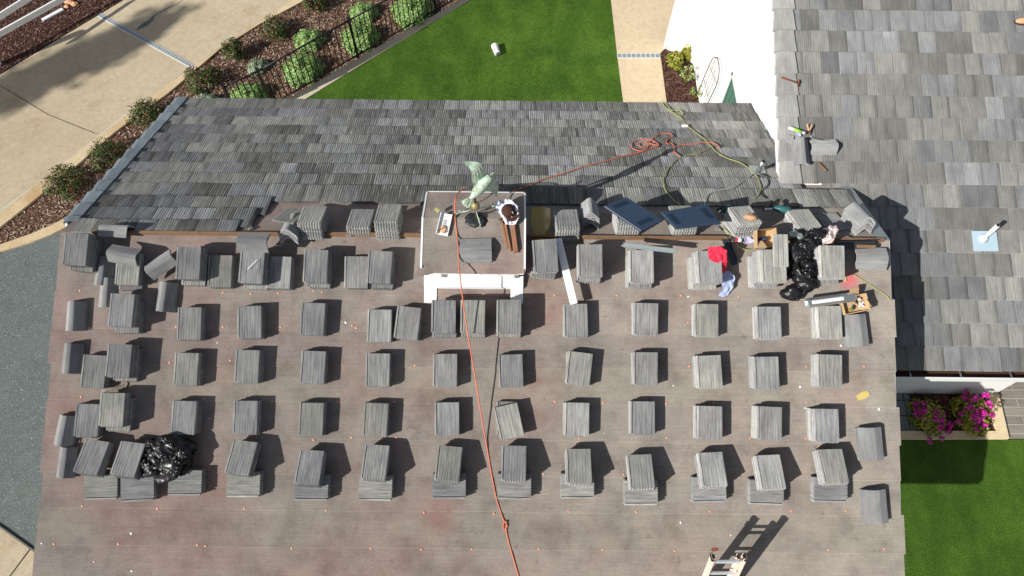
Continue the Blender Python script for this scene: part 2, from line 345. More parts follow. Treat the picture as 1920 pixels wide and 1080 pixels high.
b=MB(); J=[at(x,y,'G') for x,y in ((-20,976),(0,985),(40,1013),(70,1034),(110,1056))]
b.tube([p+V((0,0,.0)) for p in smooth_path(J)],.03,6); b.build('pavement_edge',M['fence'],kind='structure')
for pts in (((56,1030),(17,1082)),((0,160),(90,215),(178,250)),):
    b=MB(); b.tube([at(x,y,'G')+V((0,0,.002)) for x,y in pts],.007,4); b.build('pavement_joint',M['bhose'],kind='structure')
# long joint between driveway and curb, and the crack
b=MB(); b.tube(smooth_path([at(x,y,'G')+V((0,0,.01)) for x,y in edge_in]),.016,5); b.build('driveway_joint',M['bhose'],kind='structure')
crk=[(343,0),(330,9),(312,16),(298,25),(287,31),(283,39),(272,46),(262,52),(256,57)]
b=MB(); P_=[at(x,y,'G')+V((0,0,.004)) for x,y in crk]; ws=[.006,.008,.01,.012,.02,.055,.08,.05,.01]
for i in range(len(P_)-1):
    d=(P_[i+1]-P_[i]).normalized(); s_=V((-d.y,d.x,0)); b.face([P_[i]-s_*ws[i],P_[i]+s_*ws[i],P_[i+1]+s_*ws[i+1],P_[i+1]-s_*ws[i+1]])
b.build('driveway_crack',M['aggregate'],kind='structure')
# paver bands
def paver_band(a,bb,wid,n,label,rows=1):
    Mx,L=bar_frame(a,bb,'G'); t=thing('paver_band',Mx,label,'paver band'); q=MB(); q.box(L,wid,.012); q.build('mortar_bed',M['mortar'],t)
    q=MB()
    for i in range(n):
        q.box(L/n*.78,wid*.72,.016,(-L/2+L/n*(i+.5),0,0),c=(1,1,1))
    q.build('paver_row',M['drain'],t)
paver_band((186,28),(363,126),.13,38,'blue-grey paver band set across the beige driveway')
paver_band((1157,105),(1237,105),.17,9,'short row of grey pavers crossing the beige garden path')
strip('mow_strip',[(1010,-80),(866,0),(668,113),(538,189),(420,262)],[(1040,-80),(884,0),(690,115),(560,195),(440,285)],'mow',G-.02,.05)
sheet('lawn',[(1040,-80),(884,0),(690,115),(556,195),(440,285),(500,420),(1200,420),(1168,192),(1157,105),(1145,0),(1136,-90)],'turf',G+.006)
sheet('garden_path',[(1130,-140),(1145,0),(1157,105),(1168,192),(1200,420),(1290,420),(1250,192),(1238,100),(1248,90),(1300,80),(1310,-140)],'path',G)
sheet('planting_bed',[(1238,100),(1248,90),(1320,90),(1330,420),(1290,420),(1250,192)],'darkmulch',G+.008)
sheet('dark_mulch_bed',[(-500,418),(-120,208),(0,139),(115,69),(231,0),(420,-111),(200,-500),(-700,-300)],'darkmulch',G+.004)
sheet('front_lawn',[(1600,824),(1780,824),(1888,824),(2600,824),(2800,1800),(1500,1800)],'turf',G)
sheet('flower_bed',[(1600,700),(1850,700),(1866,811),(1600,811)],'darkmulch',G+.004)
sheet('border_kerb',[(1600,810),(1865,810),(1842,712),(1862,712),(1888,824),(1600,825)],'curb',G-.02,th=.09)
sheet('terrace',[(1862,600),(2500,600),(2600,823),(1888,823),(1864,730)],'woodtile',G+.008)
b=MB()
for i,(x0,x1) in enumerate(((1640,1664),(1666,1690),(1692,1703))):
    for (y0,y1) in ((690,750),(752,779),(781,808)):
        dx=(y0-740)*.22; dy=(y1-740)*.22
        P=[at(x0+dx,y0,'G'),at(x1+dx,y0,'G'),at(x1+dy,y1,'G'),at(x0+dy,y1,'G')]; b.prism([(p.x,p.y) for p in P],G,G+.03)
b.build('stepping_slabs',M['slab'],kind='structure')
# bark chips, uncountable
def chips(name,poly,n,mat,z,seed,size=.03):
    rr=random.Random(seed); q=MB(); P=[at(x,y,'G') for x,y in poly]; xs=[p.x for p in P]; ys=[p.y for p in P]
    def inside(x,y):
        c=False; j=len(P)-1
        for i in range(len(P)):
            if (P[i].y>y)!=(P[j].y>y) and x<(P[j].x-P[i].x)*(y-P[i].y)/(P[j].y-P[i].y)+P[i].x: c=not c
            j=i
        return c
    k=0
    while k<n:
        x=rr.uniform(min(xs),max(xs)); y=rr.uniform(min(ys),max(ys))
        if not inside(x,y): continue
        k+=1; a=rr.random()*6.28; l=size*rr.uniform(.5,1.6); w_=size*rr.uniform(.15,.4); d=V((math.cos(a),math.sin(a),rr.uniform(-.4,.4)))*l; e=V((-math.sin(a),math.cos(a),rr.uniform(-.3,.3)))*w_
        p=V((x,y,z+rr.uniform(.005,.025))); q.face([p-d-e,p+d-e,p+d+e,p-d+e])
    q.build(name,M[mat],kind='stuff',label='loose bark chips scattered over the '+('dark ' if 'dark' in mat else 'brown ')+'planting bed '+{1:'along the curb',2:'at the white fence',3:'by the white wall',4:'under the magenta shrubs'}[seed],cat='bark mulch')
chips('bark_chips',out_in[1:]+[(100,440),(136,404),(190,350),(300,260),(540,187),(668,111),(866,-2)],9000,'chip',G-.03,1)
chips('bark_chips',[(0,138),(115,68),(230,0),(0,-20),(-30,100)],3500,'darkchip',G,2)
chips('bark_chips',[(1240,100),(1248,92),(1294,120),(1310,195),(1252,195)],1500,'darkchip',G+.01,3,.02)
chips('bark_chips',[(1700,738),(1845,738),(1864,809),(1716,809)],1500,'darkchip',G+.004,4,.02)
#@@HOUSE
# ------------------------------------------------------------------ house
house=thing('house',Matrix.Translation((0,0,G)),'white house with two grey tile roofs, the front one half stripped to felt','house')
HI=Matrix.Translation((0,0,-G))
def hb(q,name,mat,parent=None,**k): 
    return q.build(name,M[mat] if isinstance(mat,str) else mat,parent or house,HI if (parent is None) else None,**k)
XW,XE=-6.25,5.19; SE=4.9; NE=4.357
def sp(x,s,h=0): # point on south slope, s metres down from ridge
    return V((x,-s*math.cos(TH),-s*math.sin(TH)))+nS*h
def np_(x,s,h=0): return V((x,s*math.cos(TH),-s*math.sin(TH)))+nN*h
def rp(x,s,h=0): # s = distance up from right eave
    return V((x,-1.251+s*math.cos(TR),-YV*tS+tR*(-1.251-YV)+s*math.sin(TR)))+nR*h
# walls of the front wing
q=MB()
for (x0,y0,x1,y1) in ((XW+.25,3.8,4.4,3.8),(XW+.25,-3.7,XE-.25,-3.7)):
    z=-abs(y0)*tS-.12; q.face([(x0,y0,G),(x1,y1,G),(x1,y1,z),(x0,y0,z)])
for x in (XW+.25,XE-.25):
    q.face([(x,-3.7,G),(x,3.8,G),(x,3.8,-3.8*tS-.12),(x,0,-.12),(x,-3.7,-3.7*tS-.12)])
hb(q,'front_wing_wall','white')
# roof deck of the front wing
q=MB(); t_=.10
for sx,pf,E_ in ((1,sp,SE),(1,np_,NE-.05)):
    xe=XE if pf is sp else 4.4
    for (xa,xb,s0,s1) in (((XW,XE,0,SE),) if pf is sp else ((XW,XE-.06,0,YV/math.cos(TH)+.05),(XW,4.4,YV/math.cos(TH)+.05,NE-.05))):
        A=[pf(xa,s0,-.008),pf(xb,s0,-.008),pf(xb,s1,-.008),pf(xa,s1,-.008)]; B=[p-V((0,0,t_)) for p in A]
        vs=A+B; q.mesh(vs,[(0,1,2,3),(7,6,5,4),(0,4,5,1),(1,5,6,2),(2,6,7,3),(3,7,4,0)])
hb(q,'roof_deck','trim')
# felt courses, each lapping the one below by a few millimetres
q=MB(); rr=random.Random(5); SEAM=[at(960,y,'S').y for y in (557,625,691,759,827,894,961,1031)]
ss=[0]+[-y/math.cos(TH) for y in SEAM]+[4.62,4.92]
for i in range(len(ss)-1):
    a,b_=ss[i],ss[i+1]; t=rr.uniform(.93,1.06); c=(t,t*rr.uniform(.985,1.01),t*rr.uniform(.975,1.01)); n=44
    h0=.000; h1=.006
    for j in range(n):
        x0=XW+(XE-XW)*j/n; x1=XW+(XE-XW)*(j+1)/n
        f0=lambda x,i=i: .006*math.sin(x*1.7+i)+.004*math.sin(x*5+i*2)
        e0=f0(x0); e1=f0(x1); xl=-.02*((i*7)%3) if j==0 else 0; xr=.022*((i*5)%3-.6) if j==n-1 else 0
        q.face([sp(x0+xl,b_+e0,h1),sp(x1+xr,b_+e1,h1),sp(x1+xr,a-.02,h0),sp(x0+xl,a-.02,h0)],c=c)
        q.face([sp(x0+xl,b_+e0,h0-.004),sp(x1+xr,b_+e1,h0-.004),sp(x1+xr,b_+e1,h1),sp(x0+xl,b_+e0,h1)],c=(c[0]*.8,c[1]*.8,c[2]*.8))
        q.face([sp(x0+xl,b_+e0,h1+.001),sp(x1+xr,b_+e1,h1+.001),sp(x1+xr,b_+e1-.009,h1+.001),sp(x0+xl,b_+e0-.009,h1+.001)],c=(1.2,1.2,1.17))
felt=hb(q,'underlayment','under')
q=MB()
for i,(a,b_) in enumerate(((0,.62),(.6,1.7))):
    c=(.9+.05*i,)*3; q.face([np_(XW,a,.002+.003*(1-i)),np_(XE-.06,a,.002+.003*(1-i)),np_(XE-.06,b_,.001+.003*(1-i)),np_(XW,b_,.001+.003*(1-i))],c=c)
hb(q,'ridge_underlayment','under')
# orange cap nails on the felt
nails=[(150,545),(316,548),(418,548),(470,551),(522,550),(588,545),(604,548),(330,613),(418,613),(526,613),(668,615),(778,685),(152,744),(253,748),(318,680),(432,676),(382,748),(510,753),(633,753),(739,753),(588,825),(659,820),(743,820),(154,949),(295,954),(458,953),(611,957),(795,961),(926,963),(1041,753),(1131,755),(1249,756),(1338,756),(1086,822),(1250,821),(1406,822),(1019,889),(1169,890),(1066,959),(1193,960),(1331,959),(1483,958),(1586,957),(1292,687),(1512,687),(1620,687),(1512,753),(1250,821),(1511,822),(1609,822),(1157,554),(1277,554),(1385,556),(1040,553),(1265,1033),(1407,1031),(1553,1031),(1658,1029),(101,1020),(222,1020),(385,1024),(547,1028),(695,1028),(790,1030),(885,1030),(1010,1029),(392,784),(660,610),(340,888),(370,1022),(870,557),(1290,605),(1592,650),(1130,1030)]
me_n=None
seen=set()
for (x,y) in nails:
    if (x,y) in seen: continue
    seen.add((x,y)); p=at(x,y,'S',.008)
    if me_n is None:
        q=MB(); prof=[(.0,.006),(.006,.006),(.0125,.004),(.014,0)]; vs=[];fs=[]
        for r_,z_ in prof[1:]:
            for j in range(10): vs.append((r_*math.cos(j*.6283),r_*math.sin(j*.6283),z_))
        fs=[tuple(range(10))]+[(k*10+j,(k+1)*10+j,(k+1)*10+(j+1)%10,k*10+(j+1)%10) for k in range(2) for j in range(10)]
        q.mesh(vs,fs); o=q.build('cap_nail',M['cap'],felt,frame(p,'S')); me_n=o.data
    else: link('cap_nail',me_n,felt,frame(p,'S'))
# ---- tile courses
WT=.282; EX=.355; TL=.43
def tile_geo(q,P,x0,x1,s,col,rr,L=TL,tilt=True,sc_=8,thk=.028,roll=.006,rip=.6,band=1):
    """one laid tile; P(x,s,h) with s measured towards the ridge from the butt"""
    n=sc_*2; uo=rr.uniform(0,50),rr.uniform(0,50); dz=rr.uniform(-.003,.003); de=rr.uniform(-.006,.006)
    hb_=.03+dz; ht=-.002
    top=[];mid=[];bot=[];back=[]
    for i in range(n+1):
        f=i/n; x=x0+.002+(x1-x0-.004)*f; w_=(i%2)
        e_=s+de-(.012 if w_ else 0); z=.0045*(1 if w_ else -1)
        if i==0: z-=.006
        top.append(P(x,e_,hb_+thk+z*rip+roll*(.5-f))); bot.append(P(x,e_,hb_+z*.6+roll*(.5-f))); back.append(P(x,s+L,ht+thk+roll*(.5-f)*.6))
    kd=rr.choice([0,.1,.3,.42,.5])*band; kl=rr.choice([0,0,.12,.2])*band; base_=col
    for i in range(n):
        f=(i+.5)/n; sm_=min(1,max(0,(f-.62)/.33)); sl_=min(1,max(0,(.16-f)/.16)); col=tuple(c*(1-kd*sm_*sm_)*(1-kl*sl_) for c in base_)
        u0=(x1-x0)*i/n+uo[0]; u1=(x1-x0)*(i+1)/n+uo[0]
        q.face([top[i],top[i+1],back[i+1],back[i]],[(u0,uo[1]),(u1,uo[1]),(u1,uo[1]+L),(u0,uo[1]+L)],col)
        q.face([bot[i],bot[i+1],top[i+1],top[i]],[(u0,uo[1]),(u1,uo[1]),(u1,uo[1]+.02),(u0,uo[1]+.02)],tuple(c*(1.6 if i%2 else 1.1) for c in col))
    for k,sg in ((0,1),(n,-1)):
        a=[bot[k],top[k],back[k],P(x0 if k==0 else x1,s+L,ht)]
        if sg<0: a=a[::-1]
        q.face(a,None,col)
    q.face([back[0],back[-1],P(x1,s+L,ht),P(x0,s+L,ht)],None,col)
def tone(rr,lo=.12,hi=.24,warm=.55):
    t=rr.choice([lo,lo+(hi-lo)*.35,lo+(hi-lo)*.5,lo+(hi-lo)*.7,hi])*rr.uniform(.9,1.1)
    if rr.random()<warm: return (t*1.0,t*1.0,t*.945)
    return (t*.975,t*.995,t*1.03)
rr=random.Random(3); q=MB()
Nf=lambda x,d,h: np_(x,NE-d,h)          # d measured from the eave up to the ridge
def clipN(x,y): return True
lim={10:at(506,381,'N',.05).x,11:at(478,410,'N',.05).x,12:at(448,420,'N',.05).x}; DN=[NE-v for v in (4.357,3.94,3.587,3.257,2.913,2.576,2.25,1.914,1.586,1.259,.897,.577,.259)]
for r_ in range(13):
    xs=XW+.16-(r_%2)*WT*.5-rr.uniform(0,.02)*0; x=xs; xmax=4.4 if r_<9 else XE-.14
    if r_>9: xmax=lim[r_]
    run=0; col=tone(rr)
    while x<xmax-.03:
        x0=max(x,XW+.15); x1=min(x+WT,xmax)
        if run<=0: col=tone(rr); run=rr.choice([1,1,1,2,2,3])
        run-=1; g_=rr.uniform(.93,1.07)
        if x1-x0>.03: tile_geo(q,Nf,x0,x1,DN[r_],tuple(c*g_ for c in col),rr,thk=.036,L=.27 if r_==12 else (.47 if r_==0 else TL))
        x+=WT
tilesN=hb(q,'laid_roof_tiles','tile')
# rake caps, west side of the north slope
def rake_caps(P,x0,x1,s0,s1,step,col,name,rr,out=-1):
    q=MB(); s=s0
    while s<s1:
        e=min(s+step+.05,s1+.05); g_=rr.uniform(.88,1.1); c=tuple(v*g_ for v in col); uo=rr.uniform(0,40)
        ha,hb2=.088,.058
        fl_=(x0-x1)*.13; A=[P(x0+fl_,s,ha-.025),P(x0+(x1-x0)*.3+fl_*.5,s,ha),P(x1-fl_*.8,s,ha),P(x1-fl_*.8,s,.03)]; B=[P(x0,e,hb2-.02),P(x0+(x1-x0)*.3,e,hb2),P(x1,e,hb2),P(x1,e,.01)]
        lo=[P(x0+fl_,s,-.01),P(x0,e,-.02)]
        U=[(0,0),(.1,0),(.3,0),(.33,0)]
        for i in range(3):
            q.face([A[i],A[i+1],B[i+1],B[i]],[(U[i][0]+uo,0),(U[i+1][0]+uo,0),(U[i+1][0]+uo,.35),(U[i][0]+uo,.35)],c)
        q.face([lo[0],A[0],B[0],lo[1]],None,c); q.face([lo[0],A[3],A[2],A[1],A[0]],None,c)
        s+=step
    o=hb(q,name,'smoothtile'); f_=MB(); xo=x0+.012
    A=[P(xo,s0,.02),P(xo,s1+.05,.02),P(xo,s1+.05,-.2),P(xo,s0,-.2),P(xo+.03,s0,.02),P(xo+.03,s1+.05,.02),P(xo+.03,s1+.05,-.2),P(xo+.03,s0,-.2)]
    f_.mesh(A,[(0,1,2,3),(7,6,5,4),(0,4,5,1),(1,5,6,2),(2,6,7,3),(3,7,4,0)]); f_.build('rake_fascia',M['trim'],o); return o
rake_caps(Nf,XW-.05,XW+.15,0,NE-.25,.338,srgb(118,128,136),'rake_tiles',rr)
# right wing roof
q=MB(); rr=random.Random(8)
for r_ in range(27):
    x=(4.39 if r_>=8 else 4.75)-(r_%2)*WT*.5; lo=4.39 if r_>=8 else 4.75; run=0
    while x<11.5:
        x0=max(x,lo); x1=x+WT
        if run<=0: col=tone(rr,.15,.235,.6); run=rr.choice([1,1,1,2,2,3])
        run-=1; g_=rr.uniform(.9,1.1)
        if x1-x0>.03:
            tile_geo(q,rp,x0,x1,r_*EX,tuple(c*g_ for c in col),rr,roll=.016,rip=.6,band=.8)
        x+=WT
hb(q,'wing_roof_tiles','smoothtile')
rake_caps(rp,4.12,4.39,8*EX-.02,27*EX,.355,srgb(150,150,148),'wing_rake_tiles',rr)
q=MB(); A=[rp(4.2,8*EX-.15,-.012),rp(11.6,8*EX-.15,-.012),rp(11.6,27.3*EX,-.012),rp(4.2,27.3*EX,-.012)]; B=[p-V((0,0,.14)) for p in A]
q.mesh(A+B,[(0,1,2,3),(7,6,5,4),(0,4,5,1),(1,5,6,2),(2,6,7,3),(3,7,4,0)])
A=[rp(4.7,0,-.012),rp(11.6,0,-.012),rp(11.6,8*EX-.15,-.012),rp(4.7,8*EX-.15,-.012)]; B=[p-V((0,0,.14)) for p in A]
q.mesh(A+B,[(0,1,2,3),(7,6,5,4),(0,4,5,1),(1,5,6,2),(2,6,7,3),(3,7,4,0)])
hb(q,'wing_roof_deck','trim')
# gutter
q=MB(); ye=-1.251; ze=rp(0,0).z
q.mesh([(4.9,ye+.0,ze-.03),(11.6,ye+.0,ze-.03),(11.6,ye+.0,ze-.12),(4.9,ye+.0,ze-.12),(4.9,ye-.11,ze-.12),(11.6,ye-.11,ze-.12)],[(0,1,2,3),(3,2,5,4)])
gut=hb(q,'gutter','gutter'); 
q=MB(); q.box(6.7,.022,.115,(8.25,ye-.121,ze-.125)); q.build('gutter_lip',M['trim'],gut)
for i in range(9):
    q=MB(); q.box(.02,.13,.012,(5.2+i*.75,ye-.06,ze-.035)); q.build('gutter_strap',M['metal'],gut)
# white walls of the right wing
def zr(y): return -YV*tS+tR*(y-YV)-.14
q=MB(); xe=9.12; yw=-.60
q.face([(4.9,yw,G),(xe,yw,G),(xe,yw,zr(yw)),(4.9,yw,zr(yw))]); q.face([(xe,yw,G),(xe,9,G),(xe,9,zr(9)),(xe,yw,zr(yw))])
cor=[at(1308,192,'G'),at(1295,120,'G'),at(1247,91,'G')]
y1=cor[1].y
q.face([(4.4,y1,G),(4.4,1.2,G),(4.4,1.2,zr(1.2)),(4.4,y1,zr(y1))])
# projecting bay at the far corner
c2=cor[2]; q.face([(c2.x,c2.y,G),(4.4,y1,G),(4.4,y1,zr(y1)),(c2.x,c2.y,zr(y1)+.1)])
q.face([(4.5,c2.y+.08,G),(c2.x,c2.y,G),(c2.x,c2.y,zr(y1)+.1),(4.5,c2.y+.08,zr(y1)+.1)])
hb(q,'wing_wall','white')
q=MB(); q.box(.05,.1,2.6,(c2.x-.01,c2.y+.02,G)); hb(q,'corner_trim','trim')
# shuttered window in the side wall
wz=at(1372,170,'G'); 
def on_wall(px,py,x=4.4):
    r=ray(px,py); t=(x-CAM.x)/r.x; return CAM+r*t
A=on_wall(1375,146); Bq=on_wall(1357,192); Cq=on_wall(1385,188)
ytop=A.z; 
wr=[(4.37,A.y+.02,A.z),(4.37,Cq.y-.9,A.z),(4.37,Cq.y-.9,A.z-1.2),(4.37,A.y+.02,A.z-1.2)]
q=MB(); q.face(wr[::-1]); win=hb(q,'window','glass')
q=MB()
yy0,yy1=A.y+.02,Cq.y-.9
q.box(.03,.09,1.38,(4.385,yy0+.047,A.z-1.29)); q.box(.03,abs(yy1-yy0)+.18,.09,(4.385,(yy0+yy1)/2,A.z+.002)); q.box(.03,.09,1.38,(4.385,yy1-.047,A.z-1.29))
q.build('window_frame',M['trim'],win)
q=MB()
for i in range(5): q.box(.012,.012,1.18,(4.362,yy0-.1-i*.22,A.z-1.19))
q.build('shutter_batten',M['fence'] if 0 else M['glass'],win)
# ridge board and battens
q=MB(); xa=at(175,455,'S').x; rr=random.Random(4); x=xa
while x<XE-.1:
    L=rr.uniform(1.2,2.4); x2=min(x+L,XE-.1); q.box(x2-x-.004,.034,.060+rr.uniform(-.006,.006),((x+x2)/2,rr.uniform(-.004,.004),-.005)); x=x2
hb(q,'ridge_board','wood')
# flashing along the east rake of the north slope
q=MB(); q.mesh([np_(XE-.16,.0,.012),np_(XE-.0,.0,.014),np_(XE-.0,1.5,.014),np_(XE-.16,1.5,.012),np_(XE,0,-.12),np_(XE,1.5,-.12)],[(0,1,2,3),(1,4,5,2)]); hb(q,'rake_flashing','palemetal')
# cupola
cup=thing('cupola',Matrix.Translation((0,0,0)),None,None); cup.parent=house; cup.matrix_local=HI
cx0,cx1=-1.19,.14
q=MB(); KS=lambda x,y: V((x,y,.46-abs(y)*.35))
n=16
for (ya,yb) in ((.56,0),(0,-.60)):
    for j in range(n):
        x0=cx0+(cx1-cx0)*j/n; x1=cx0+(cx1-cx0)*(j+1)/n
        q.face([KS(x0,ya),KS(x1,ya),KS(x1,yb),KS(x0,yb)][::-1])
# torn flap at the south edge
fl=[(cx0-.12,-.74,.13),(cx0+.15,-.68,.18),(cx0+.6,-.685,.175),(cx1-.1,-.685,.175),(cx1+.01,-.67,.18)]
up_=[(cx0,-.54),(cx0+.15,-.60),(cx0+.6,-.60),(cx1-.1,-.60),(cx1,-.60)]
for i in range(4):
    a=KS(*up_[i]); b_=KS(*up_[i+1]); q.face([a,b_,V(fl[i+1]),V(fl[i])][::-1])
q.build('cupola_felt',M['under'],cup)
q=MB()
for x in (cx0-.012,cx1+.012):
    for (ya,yb) in ((.56,0),(0,-.63)):
        a=KS(x,ya);b_=KS(x,yb); q.mesh([a+V((-.012,0,.006)),a+V((.012,0,.006)),b_+V((.012,0,.006)),b_+V((-.012,0,.006)),a+V((-.012,0,-.1)),a+V((.012,0,-.1)),b_+V((.012,0,-.1)),b_+V((-.012,0,-.1))],[(3,2,1,0),(0,1,5,4),(2,3,7,6),(1,2,6,5),(3,0,4,7)])
q.box(cx1-cx0,.022,.08,((cx0+cx1)/2,.572,.175))
q.box(cx1-cx0,.03,.06,((cx0+cx1)/2,-.645,.12))
q.build('cupola_fascia',M['trim'],cup)
q=MB(); xm=(cx0+cx1)/2
q.box(cx1-cx0-.12,1.04,.60,(xm,-.03,-.38)); q.build('cupola_wall',M['trim'],cup)
q=MB()
pz=lambda y: -abs(y)*tS
W_=cx1-cx0
# sill flashing on the felt: broad lower band and two side legs
q.mesh([V((cx0-.02,-.54,-.13)),V((cx1,-.54,-.13)),V((cx1,-.665,-.215)),V((cx0-.02,-.665,-.215)),V((cx0-.02,-.665,-.275)),V((cx1,-.665,-.275))],[(3,2,1,0),(4,5,2,3)])
for (a,b_) in ((cx0-.02,cx0+.15),(cx1-.17,cx1)):
    A=[sp(a,.70,.02),sp(b_,.70,.02),sp(b_,.915,.015),sp(a,.915,.015)]; q.face([A[3],A[2],A[1],A[0]])
q.build('cupola_sill',M['trim'],cup)
for x in (cx0+.18,cx1-.17):
    q=MB(); q.box(.10,.05,.13,(x,-.58,-.10)); q.build('corbel',M['trim'],cup)
#@@STACKS
# ------------------------------------------------------------------ loose tiles
def flat_tile_mesh(seed):
    rr=random.Random(seed); q=MB(); t=.245*rr.uniform(.82,1.25)
    if seed%3==0: col=(t*1.03,t*1.03,t*.96)
    elif seed%3==1: col=(t*.985,t*.99,t*1.02)
    else: col=(t,t,t*1.0)
    W_,L=.318,.432; n=16; top=[];bot=[];bk=[];bb=[]; uo=seed*3.7
    for i in range(n+1):
        x=-W_/2+.030+(W_-.030)*i/n; w_=i%2; e_=-L/2-(.010 if w_ else -.002); z=.003*(1 if w_ else -1)
        top.append(V((x,e_,.0265+z*.5))); bot.append(V((x,e_,.004+z*1.3))); bk.append(V((x,L/2,.0265+z*.12))); bb.append(V((x,L/2,.002)))
    U=lambda p:(p.x+uo,p.y)
    for i in range(n):
        q.face([top[i],top[i+1],bk[i+1],bk[i]],[U(top[i]),U(top[i+1]),U(bk[i+1]),U(bk[i])],col)
        q.face([bot[i],bot[i+1],top[i+1],top[i]],None,tuple(c*1.0 for c in col))
        q.face([bk[i],bk[i+1],bb[i+1],bb[i]],None,col)
        q.face([bb[i],bb[i+1],bot[i+1],bot[i]],None,col)
    q.face([top[0],bk[0],bb[0],bot[0]],None,col); q.face([bot[n],bb[n],bk[n],top[n]],None,col)
    # water lap along the left edge, sunlit lip and groove shade put into colour
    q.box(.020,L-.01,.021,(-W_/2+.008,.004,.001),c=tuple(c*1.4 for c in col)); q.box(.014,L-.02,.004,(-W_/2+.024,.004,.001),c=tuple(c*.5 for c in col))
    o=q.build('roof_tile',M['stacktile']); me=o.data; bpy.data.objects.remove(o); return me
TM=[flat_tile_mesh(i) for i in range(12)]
def cap_mesh(seed,W_=.25,L=.40,hgt=.098):
    rr=random.Random(seed+50); q=MB(); t=.25*rr.uniform(.85,1.2); col=(t*.985,t*.995,t*1.015); uo=seed*5.3
    pr=[(-W_/2,0),(-W_*.13,hgt*.93),(-W_*.06,hgt),(W_*.06,hgt),(W_*.13,hgt*.93),(W_/2,0)]; th=.016
    o_=[[V((x*(1 if k==0 else .96),y,z+.016)) for x,z in pr] for k,y in enumerate((-L/2,L/2))]
    i_=[[V((x*.93*(1 if k==0 else .96),y,z)) for x,z in pr] for k,y in enumerate((-L/2,L/2))]
    for i in range(5):
        q.face([o_[0][i+1],o_[0][i],o_[1][i],o_[1][i+1]][::-1],[(p.x+uo,p.y) for p in (o_[0][i+1],o_[0][i],o_[1][i],o_[1][i+1])][::-1],col)
        q.face([i_[0][i],i_[0][i+1],i_[1][i+1],i_[1][i]][::-1],None,col)
        for k in (0,1): 
            f=[o_[k][i],o_[k][i+1],i_[k][i+1],i_[k][i]]; q.face(f if k else f[::-1],None,tuple(c*1.2 for c in col))
    for i,sg in ((0,1),(5,-1)): q.face([o_[0][i],i_[0][i],i_[1][i],o_[1][i]][::sg],None,col)
    o=q.build('ridge_tile',M['smoothtile']); me=o.data; bpy.data.objects.remove(o); return me
RM=[cap_mesh(i) for i in range(5)]; RB=[cap_mesh(9+i,.32,.43,.07) for i in range(2)]
ORD=['top','second','third','fourth','fifth','sixth','seventh','eighth','ninth','tenth','eleventh','twelfth','thirteenth','fourteenth']
NUM=['first','second','third','fourth','fifth','sixth','seventh','eighth','ninth','tenth','eleventh','twelfth','thirteenth','fourteenth','fifteenth','sixteenth']
rest=MB(); ind=[]
def add_rest(me,Mx):
    vs=[Mx@v.co for v in me.vertices]; i=len(rest.v); rest.v+=vs
    uvl=me.uv_layers['UVMap'].data; cl=me.color_attributes['col'].data
    for p in me.polygons:
        rest.f.append(tuple(i+a for a in p.vertices)); rest.uv.append([tuple(uvl[k].uv) for k in p.loop_indices]); rest.c.append(tuple(cl[p.loop_start].color[:3])); rest.sm.append(False)
rs=random.Random(77); PT=.0305
def stack(px,py,n,ang,where,pl='S',low=0,lowd=.06,fan=0,keep=3,tilt=0,base=0,group='flat concrete tiles stacked on the roof',swirl=0,jit=1,short=None,dang=0):
    """n tiles; (px,py) is the middle of the top face. low = how many of them form the lower, set-back group"""
    H=base+n*PT; p=at(px,py,pl,H)
    F0=frame(p,pl,ang)@Matrix.Rotation(R(tilt),4,'X')
    for i in range(n):            # i counts from the top
        isl=(n-i)<=low
        dx=rs.uniform(-.005,.005)*jit+(-fan*i); dy=rs.uniform(-.006,.006)*jit-(lowd if isl else 0)
        a=rs.uniform(-1.1,1.1)*jit+swirl*i+(dang if isl else 0)
        Mx=F0@Matrix.Translation((dx,dy,-(i+1)*PT))@Matrix.Rotation(R(a),4,'Z')
        me=TM[rs.randrange(12)]
        if i<keep or (isl and (n-i)==low and keep>2):
            link('concrete_tile',me,None,Mx,f'{ORD[i]} tile{" down" if i else ""} in {where}','concrete tile',group)
            ind.append(1)
        else: add_rest(me,Mx)
def caps(px,py,n,ang,where,pl='S',h=0,big=False,pitch=.02,tilt=0,axis='X',group='angled ridge tiles left on the roof',slide=0):
    p=at(px,py,pl,h+.07+(n-1)*pitch)-PL[pl][0]*(.07+(n-1)*pitch)
    F0=frame(p,pl,ang)@Matrix.Rotation(R(tilt),4,axis)
    for i in range(n):
        Mx=F0@Matrix.Translation((rs.uniform(-.004,.004),-slide*(n-1-i)+rs.uniform(-.006,.006),i*pitch))@Matrix.Rotation(R(rs.uniform(-1.2,1.2)),4,'Z')
        me=(RB if big else RM)[rs.randrange(2 if big else 5)]; k=n-1-i
        link('angled_tile',me,None,Mx,(f'{ORD[k]} angled tile{" down" if k else ""} '+('in ' if n>1 else '')+where) if n>1 else 'single angled ridge tile '+where,'angled tile',group)
def row(data,rowname,**kw):
    for i,d in enumerate(data):
        px,py,n,ang=d[:4]; o=dict(kw); o.update(d[4] if len(d)>4 else {})
        stack(px,py,n,ang,f'{NUM[i]} flat stack from left, {rowname}',**o)
L_=lambda n,d=.06,**k:dict(low=n,lowd=d,**k)
row([(140,467,12,-1,L_(6,.05,dang=-2)),(238,504,6,-1,L_(2,.06)),(353,493,11,-1,L_(5,.06)),(412,508,5,0),(471,501,11,-2,L_(4,.05)),(523,511,5,0),(591,499,10,-1,L_(4,.05)),(667,510,5,0),(711,500,9,-2,L_(4,.06,dang=2)),(1022,479,13,5,L_(6,.05,swirl=-.5,dang=-6)),(1107,488,12,0,L_(6,.05)),(1203,499,11,0,L_(5,.05)),(1331,501,11,2,L_(5,.05,fan=.006)),(1452,498,12,1,L_(5,.05,fan=.007)),(1562,491,12,0,L_(5,.05))],'row just below the ridge')
